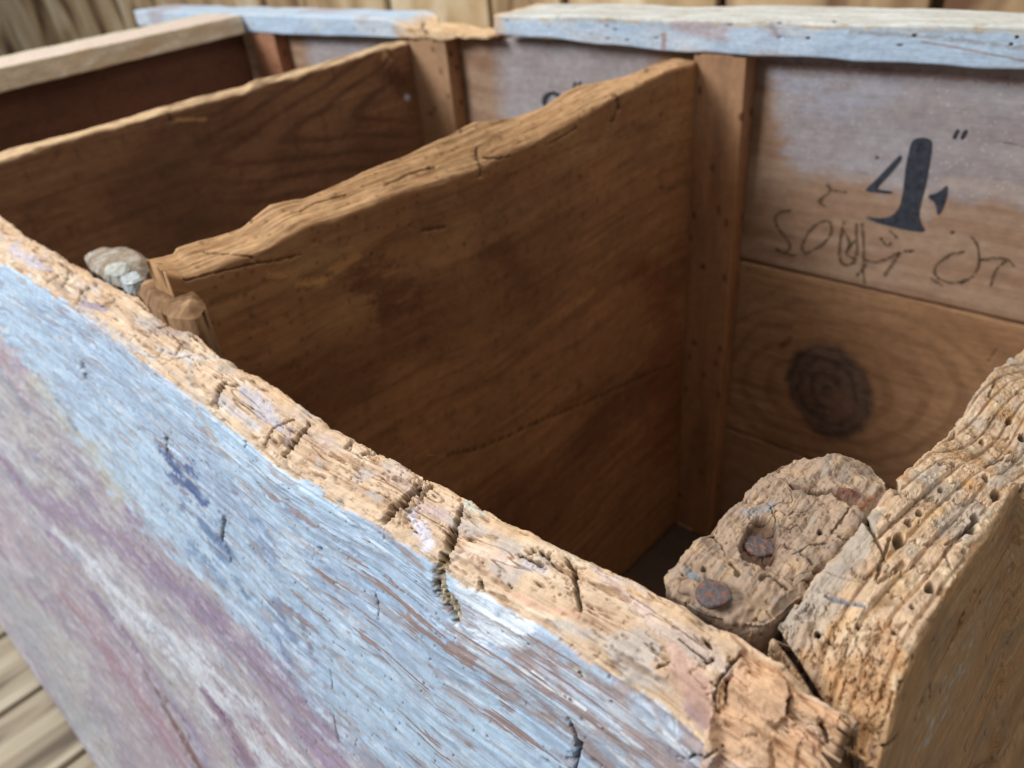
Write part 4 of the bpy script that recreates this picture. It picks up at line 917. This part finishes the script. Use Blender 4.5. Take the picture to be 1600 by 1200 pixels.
# ------------------------------------------------------------------ writing
def flat_shapes(name, polys, y, mat, parent, lab=None, thick=.0004):
    """closed outlines lying on the back planks, each a thin film of ink"""
    V = []; Fc = []
    for p in polys:
        k = len(V); n = len(p)
        V += [(x, y, z) for x, z in p] + [(x, y + thick, z) for x, z in p]
        Fc.append([k + i for i in range(n)]); Fc.append([k + n + i for i in range(n)][::-1])
        Fc += [[k + i, k + n + i, k + n + (i + 1) % n, k + (i + 1) % n] for i in range(n)]
    me = bpy.data.meshes.new(name); me.from_pydata(V, [], Fc); me.materials.append(mat)
    o = bpy.data.objects.new(name, me); scene.collection.objects.link(o); o.parent = parent
    if lab: o["label"] = lab
    return o
def smooth_poly(P, it=2):
    P = np.array(P, float)
    for _ in range(it): 
        Qn = np.roll(P, -1, 0); P = np.stack([P * .75 + Qn * .25, P * .25 + Qn * .75], 1).reshape(-1, 2)
    return P
def smooth_line(P, it=3):
    P = np.array(P, float)
    for _ in range(it):
        a, b = P[:-1], P[1:]; P = np.concatenate([P[:1], np.stack([a * .75 + b * .25, a * .25 + b * .75], 1).reshape(-1, 2), P[-1:]])
    return P
def z3(p): return (1000 + p[0] * .375, p[1] * .375)
def z2(p): return (550 + p[0] * .375, p[1] * .375)
def to_wall(pts):
    return [tuple(hit(*p, (0, 1, 0), YB - .0008)[[0, 2]]) for p in pts]
def stencils():
    ink = flat_mat("stencil_ink", lin(56, 59, 66), .6, .35, 160, (130, .36, .46, .25)); y = YB - .0011
    stem = [(1128, 600), (1140, 580), (1168, 572), (1198, 576), (1218, 588), (1212, 650), (1200, 710), (1188, 770), (1172, 840), (1163, 890), (1168, 925), (1192, 965), (1150, 964), (1100, 956), (1040, 942), (985, 928), (932, 902), (985, 908), (1030, 908), (1062, 890), (1082, 860), (1096, 800), (1100, 760), (1106, 700), (1116, 650)]
    arm = [(1084, 644), (1092, 656), (1060, 700), (1020, 745), (984, 786), (1010, 792), (1050, 796), (1050, 808), (1000, 804), (942, 797), (942, 786), (980, 752), (1020, 710), (1056, 672)]
    tick = [(1280, 768), (1278, 820), (1262, 868), (1246, 896), (1236, 890), (1236, 864), (1226, 840), (1200, 826), (1203, 810), (1228, 808), (1250, 796), (1268, 780)]
    q1 = [(1316, 540), (1332, 538), (1322, 562), (1312, 580), (1300, 576)]; q2 = [(1350, 540), (1366, 540), (1356, 564), (1344, 582), (1332, 578)]
    polys = []
    for p, it in ((stem, 1), (arm, 1), (tick, 1), (q1, 1), (q2, 1)): polys.append(to_wall([tuple(v) for v in smooth_poly([z3(q) for q in p], it)]))
    flat_shapes("stencilled_figure", polys, y, ink, bin_, 'black stencilled figure 4" on the upper back plank')
    # the neighbouring stencil, mostly hidden behind the divider: a figure 3 with inch marks
    c = np.array([840., 470.])
    mid = [(798, 440), (803, 405), (828, 385), (858, 392), (872, 425), (864, 455), (838, 474), (868, 490), (884, 525), (872, 570), (835, 590), (798, 574), (786, 545)]
    w = [12, 20, 12, 15, 26, 20, 9, 18, 28, 22, 10, 14, 12]
    M = np.array(mid, float); W = np.array(w, float) * .62; tg = np.gradient(M, axis=0); nn = vnorm(np.stack([-tg[:, 1], tg[:, 0]], -1))
    P = np.concatenate([M + nn * W[:, None], (M - nn * W[:, None])[::-1]])
    polys = [to_wall([tuple(v) for v in smooth_poly([z2(q) for q in P], 2)])]
    for q in ([(926, 342), (936, 342), (930, 366), (918, 366)], [(946, 340), (956, 340), (950, 362), (938, 362)]): polys.append(to_wall([z2(v) for v in q]))
    flat_shapes("stencilled_figure", polys, y, ink, bin_, "black stencilled figure half hidden behind the near divider")
    # scribble
    pen = flat_mat("pencil_scribble", lin(104, 82, 60), .6, .35, 400, (210, .42, .60, .12))
    L = [[(778, 768), (800, 792), (760, 820), (738, 842), (772, 858)], [(800, 792), (860, 800)],
         [(628, 876), (585, 880), (560, 905), (572, 950), (610, 990), (630, 1030), (605, 1056), (566, 1036)], [(566, 1036), (610, 1060), (650, 1062)],
         [(690, 1060), (668, 1030), (700, 965), (755, 915), (800, 922), (795, 985), (745, 1030), (690, 1056)],
         [(852, 920), (838, 960), (828, 1060), (838, 1100), (880, 1106), (905, 1060), (900, 930)], [(840, 950), (880, 1010), (850, 1060), (900, 1080)], [(862, 1040), (895, 1000)],
         [(924, 930), (934, 1040), (925, 1110), (936, 1180)], [(932, 1080), (975, 1095), (1030, 1078), (1080, 1050), (1140, 1042)], [(1080, 1052), (1050, 1100), (1015, 1150)], [(900, 1150), (940, 1100)],
         [(1350, 1046), (1285, 1060), (1225, 1105), (1225, 1150), (1290, 1182), (1350, 1170)], [(1380, 985), (1408, 1020), (1415, 1090), (1390, 1150), (1330, 1180)], [(1210, 1160), (1260, 1190)],
         [(1412, 1084), (1470, 1074), (1535, 1078), (1500, 1105), (1475, 1130), (1460, 1190)], [(1530, 1078), (1560, 1110)], [(1040, 960), (1070, 990)], [(1000, 990), (1030, 1030), (1045, 1010)]]
    polys = []
    for k, p in enumerate(L):
        P = smooth_line([z3(q) for q in p]); P += np.stack([pn(np.arange(len(P)) * .45, np.full(len(P), k * 3.1), 7), pn(np.arange(len(P)) * .45, np.full(len(P), k * 5.7), 8)], -1) * .9
        tg = np.gradient(P, axis=0); nn = vnorm(np.stack([-tg[:, 1], tg[:, 0]], -1)); W = (1.75 + 1.0 * pn(np.arange(len(P)) * .3, np.full(len(P), k + .5), 9))[:, None]
        a_, b_ = P + nn * W, P - nn * W
        polys.append(to_wall([tuple(v) for v in np.concatenate([a_, b_[::-1]])]))
    flat_shapes("handwriting", polys, YB - .0012, pen, bin_, "scrawled handwriting below the stencilled 4", .0002)

front_board()
side_board()
blk = corner_block()
nail(1188, 852, -.0335, .0060, .0026, -.12, blk, "rusty orange nail head sunk in a square hole")
nail(1114, 926, -.0265, .0060, .0024, .22, blk, "dark grey nail head at the front edge of the batten")
divider_near()
divider_far()
back_planks()
batten("back_batten", -.4150, -.354, .6225, YB - .0005, FLOOR + .02, .028, 71)
batten("back_batten", -.8775, -.799, .6225, YB - .0005, FLOOR + .02, .026, 73, (156, 116, 82))
batten("back_batten", -1.30, -1.225, .6225, YB - .0005, FLOOR + .02, .024, 75, (150, 92, 60), 120)
rims()
end_rail()

# ------------------------------------------------------------------ broken battens in the front corners of the near divider
def stub(name, pts, z, zb, seed, cols, lab, rnd=.003):
    P = np.array([hit(*p, (0, 0, 1), z)[:2] for p in pts])
    M = 200; d = np.r_[0, np.cumsum(np.linalg.norm(np.diff(np.r_[P, P[:1]], axis=0), axis=1))]; t = np.linspace(0, d[-1], M, endpoint=False)
    L = np.stack([np.interp(t, d, np.r_[P[:, i], P[:1, i]]) for i in (0, 1)], -1)
    w = np.hanning(17); w /= w.sum(); L = np.stack([np.convolve(np.r_[L[-8:, i], L[:, i], L[:8, i]], w, 'valid') for i in (0, 1)], -1)
    c = L.mean(0); rows = [np.c_[L, np.full(M, zz)] for zz in np.linspace(zb, z - rnd, 40)]
    for k in np.linspace(0, 1, 50)[:-1]: rows.append(np.c_[c + (L - c) * (1 - k), np.full(M, z - rnd * (1 - sst(0, .3, k)) ** 1.5)])
    P3 = np.array(rows); s = Sheet(P3, P3[..., 1].copy(), P3[..., 0] - P3[..., 2] * .5, cen=np.array([c[0], c[1], (z + zb) / 2])); s.seed = seed
    top = P3[..., 2] > z - .012
    s.col[:] = lin(*cols[0]); s.paint(sst(-.1, .5, fbm(s.a * 60, s.q * 60, int(seed), 4)), lin(*cols[1]), .8); s.paint(top * sst(.0, .6, fbm(s.a * 40, s.q * 90, int(seed) + 3, 4)), lin(*cols[2]), .8)
    s.d += ((.0010 if z > -.015 else .0016) * fbm(s.a * 60, s.q * 90, int(seed) + 5, 5) + .0005 * fbm(s.a * 200, s.q * 200, int(seed) + 6, 3)) * np.where(top, 1, .35)
    o = s.build(name, wood_mat("weathered_end_grain"), bin_); o["label"] = lab
stub("broken_batten", [(206, 440), (225, 430), (262, 425), (292, 424), (305, 436), (316, 462), (302, 482), (262, 480), (230, 464)], -.009, -.60, 81, [(140, 106, 76), (108, 80, 54), (182, 146, 108)], "rounded batten end at the right of the near divider", .008)
stub("broken_batten", [(126, 390), (142, 383), (176, 380), (200, 379), (218, 389), (234, 400), (226, 420), (206, 444), (176, 436), (138, 412)], -.023, -.60, 83, [(150, 132, 112), (118, 106, 94), (176, 174, 166)], "pale batten end at the left of the near divider", .005)
stub("wood_chip", [(160, 414), (172, 408), (192, 406), (202, 412), (198, 424), (180, 428), (164, 424)], -.0185, -.030, 85, [(176, 174, 164), (150, 152, 148), (196, 196, 188)], "small blue grey splinter beside the divider end", .002)
stub("wood_chip", [(186, 432), (200, 425), (218, 424), (222, 432), (206, 440), (192, 440)], -.0185, -.030, 87, [(176, 180, 178), (156, 160, 158), (198, 204, 204)], "small pale blue splinter beside the front edge", .002)

stub("wood_chip", [(1146, 944), (1160, 934), (1182, 940), (1188, 962), (1176, 980), (1156, 970)], -.034, -.06, 89, [(170, 130, 100), (140, 104, 84), (196, 160, 124)], "small brown splinter wedged before the corner batten", .002)

# box bottom, shade of the deep box put into its dark colour
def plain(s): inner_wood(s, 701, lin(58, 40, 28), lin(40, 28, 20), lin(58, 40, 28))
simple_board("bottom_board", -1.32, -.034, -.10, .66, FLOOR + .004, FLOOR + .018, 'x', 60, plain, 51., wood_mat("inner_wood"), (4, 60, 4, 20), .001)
stencils()

# a loose fibre that stands off the crest
def fibre():
    p0 = hit(668, 712, (0, 1, -TF), T - .002); p1 = hit(697, 713, (0, 1, -TF), T + .012); V = []; Fc = []
    for i in range(13):
        t = i / 12; c = p0 + (p1 - p0) * t + np.array([0, 0, .0006 * math.sin(t * 5)]); r = .00014 * (1.1 - t)
        for k in range(5): V.append(c + np.array([0, r * math.cos(k * 1.2566), r * math.sin(k * 1.2566)]))
        if i:
            for k in range(5): Fc.append([(i - 1) * 5 + k, (i - 1) * 5 + (k + 1) % 5, i * 5 + (k + 1) % 5, i * 5 + k])
    me = bpy.data.meshes.new("loose_fibre"); me.from_pydata([tuple(v) for v in V], [], Fc); me.materials.append(flat_mat("fibre", lin(150, 120, 84)))
    o = bpy.data.objects.new("loose_fibre", me); scene.collection.objects.link(o); o.parent = bin_
fibre()

# ------------------------------------------------------------------ floor and wall behind
def plank_field(name, rows, build, mat):
    """boards side by side, each a bevelled box, one mesh"""
    V = []; Fc = []
    for r in rows:
        k = len(V); V += r; Fc += [[k + i for i in f] for f in ([0, 1, 2, 3], [7, 6, 5, 4], [0, 4, 5, 1], [1, 5, 6, 2], [2, 6, 7, 3], [3, 7, 4, 0])]
    me = bpy.data.meshes.new(name); me.from_pydata(V, [], Fc); me.materials.append(mat)
    o = bpy.data.objects.new(name, me); scene.collection.objects.link(o)
    b = o.modifiers.new("bevel", 'BEVEL'); b.width = .004; b.segments = 2
    return o
def plank_mat(name, c1, c2, c3, sc, along, det=6):
    m = bpy.data.materials.new(name); m.use_nodes = True; nt = m.node_tree; N = nt.nodes; L = nt.links; b = N["Principled BSDF"]; b.inputs["Roughness"].default_value = .8
    tc = N.new("ShaderNodeTexCoord"); mp = N.new("ShaderNodeMapping"); mp.inputs["Scale"].default_value = sc; L.new(tc.outputs["Object"], mp.inputs["Vector"])
    geo = N.new("ShaderNodeNewGeometry")
    ad = N.new("ShaderNodeVectorMath"); ad.operation = 'ADD'; cx = N.new("ShaderNodeCombineXYZ"); mlt = N.new("ShaderNodeMath"); mlt.operation = 'MULTIPLY'; mlt.inputs[1].default_value = 40
    L.new(geo.outputs["Random Per Island"], mlt.inputs[0])
    for i in range(3): L.new(mlt.outputs[0], cx.inputs[i])
    L.new(mp.outputs[0], ad.inputs[0]); L.new(cx.outputs[0], ad.inputs[1])
    n1 = N.new("ShaderNodeTexNoise"); n1.inputs["Scale"].default_value = 1; n1.inputs["Detail"].default_value = det; n1.inputs["Distortion"].default_value = .8; L.new(ad.outputs[0], n1.inputs["Vector"])
    r = N.new("ShaderNodeValToRGB"); e = r.color_ramp.elements; e[0].position = .33; e[1].position = .68; e[0].color = (*c1, 1); e[1].color = (*c3, 1); k = e.new(.5); k.color = (*c2, 1)
    L.new(n1.outputs["Fac"], r.inputs[0]); L.new(r.outputs[0], b.inputs["Base Color"])
    bp_ = N.new("ShaderNodeBump"); bp_.inputs["Strength"].default_value = .4; bp_.inputs["Distance"].default_value = .002; L.new(n1.outputs["Fac"], bp_.inputs["Height"]); L.new(bp_.outputs[0], b.inputs["Normal"])
    return m
rows = []; rs = np.random.RandomState(4); x = -.7925 - .147 * 50
for i in range(74):
    w = .147 - .009; z = FLOOR + rs.uniform(-.001, .001)
    rows.append([(x, -4, z - .03), (x + w, -4, z - .03), (x + w, 1.72, z - .03), (x, 1.72, z - .03), (x, -4, z), (x + w, -4, z), (x + w, 1.72, z), (x, 1.72, z)][:8]); x += .147
fl = plank_field("floor", rows, None, plank_mat("floor_boards", tuple(lin(98, 84, 68)), tuple(lin(158, 142, 118)), tuple(lin(192, 178, 154)), (26, 2.2, 20), 1))
fl["kind"] = "structure"
gnd = bpy.data.meshes.new("ground"); gnd.from_pydata([(-12, -6, FLOOR - .05), (6, -6, FLOOR - .05), (6, 3, FLOOR - .05), (-12, 3, FLOOR - .05)], [], [[0, 1, 2, 3]]); gnd.materials.append(flat_mat("dark_earth", lin(26, 20, 16)))
g = bpy.data.objects.new("ground", gnd); scene.collection.objects.link(g); g["kind"] = "structure"
rows = []; x = -8.0
while x < 3.4:
    w = rs.choice([.34, .42, .30, .5]); yy = 1.75 + rs.uniform(-.008, .008)
    rows.append([(x, yy, FLOOR), (x + w - .03, yy, FLOOR), (x + w - .03, yy + .03, FLOOR), (x, yy + .03, FLOOR), (x, yy, 1.1), (x + w - .03, yy, 1.1), (x + w - .03, yy + .03, 1.1), (x, yy + .03, 1.1)]); x += w
wall = plank_field("plank_wall", rows, None, plank_mat("wall_planks", tuple(lin(112, 78, 50)), tuple(lin(206, 174, 130)), tuple(lin(240, 220, 186)), (4.5, 8, 1.9), 2, 3))
wall["label"] = "wall of rough tan vertical boards far behind the bin"; wall["category"] = "wall"
wb = bpy.data.meshes.new("wall_backing")
wb.from_pydata([(-8.2, 1.80, FLOOR), (3.6, 1.80, FLOOR), (3.6, 1.83, FLOOR), (-8.2, 1.83, FLOOR), (-8.2, 1.80, 1.1), (3.6, 1.80, 1.1), (3.6, 1.83, 1.1), (-8.2, 1.83, 1.1)], [], [[0, 1, 2, 3], [7, 6, 5, 4], [0, 4, 5, 1], [1, 5, 6, 2], [2, 6, 7, 3], [3, 7, 4, 0]])
wb.materials.append(flat_mat("wall_backing_wood", lin(96, 74, 50), .8, .2, 8)); o = bpy.data.objects.new("backing_board", wb); scene.collection.objects.link(o); o.parent = wall
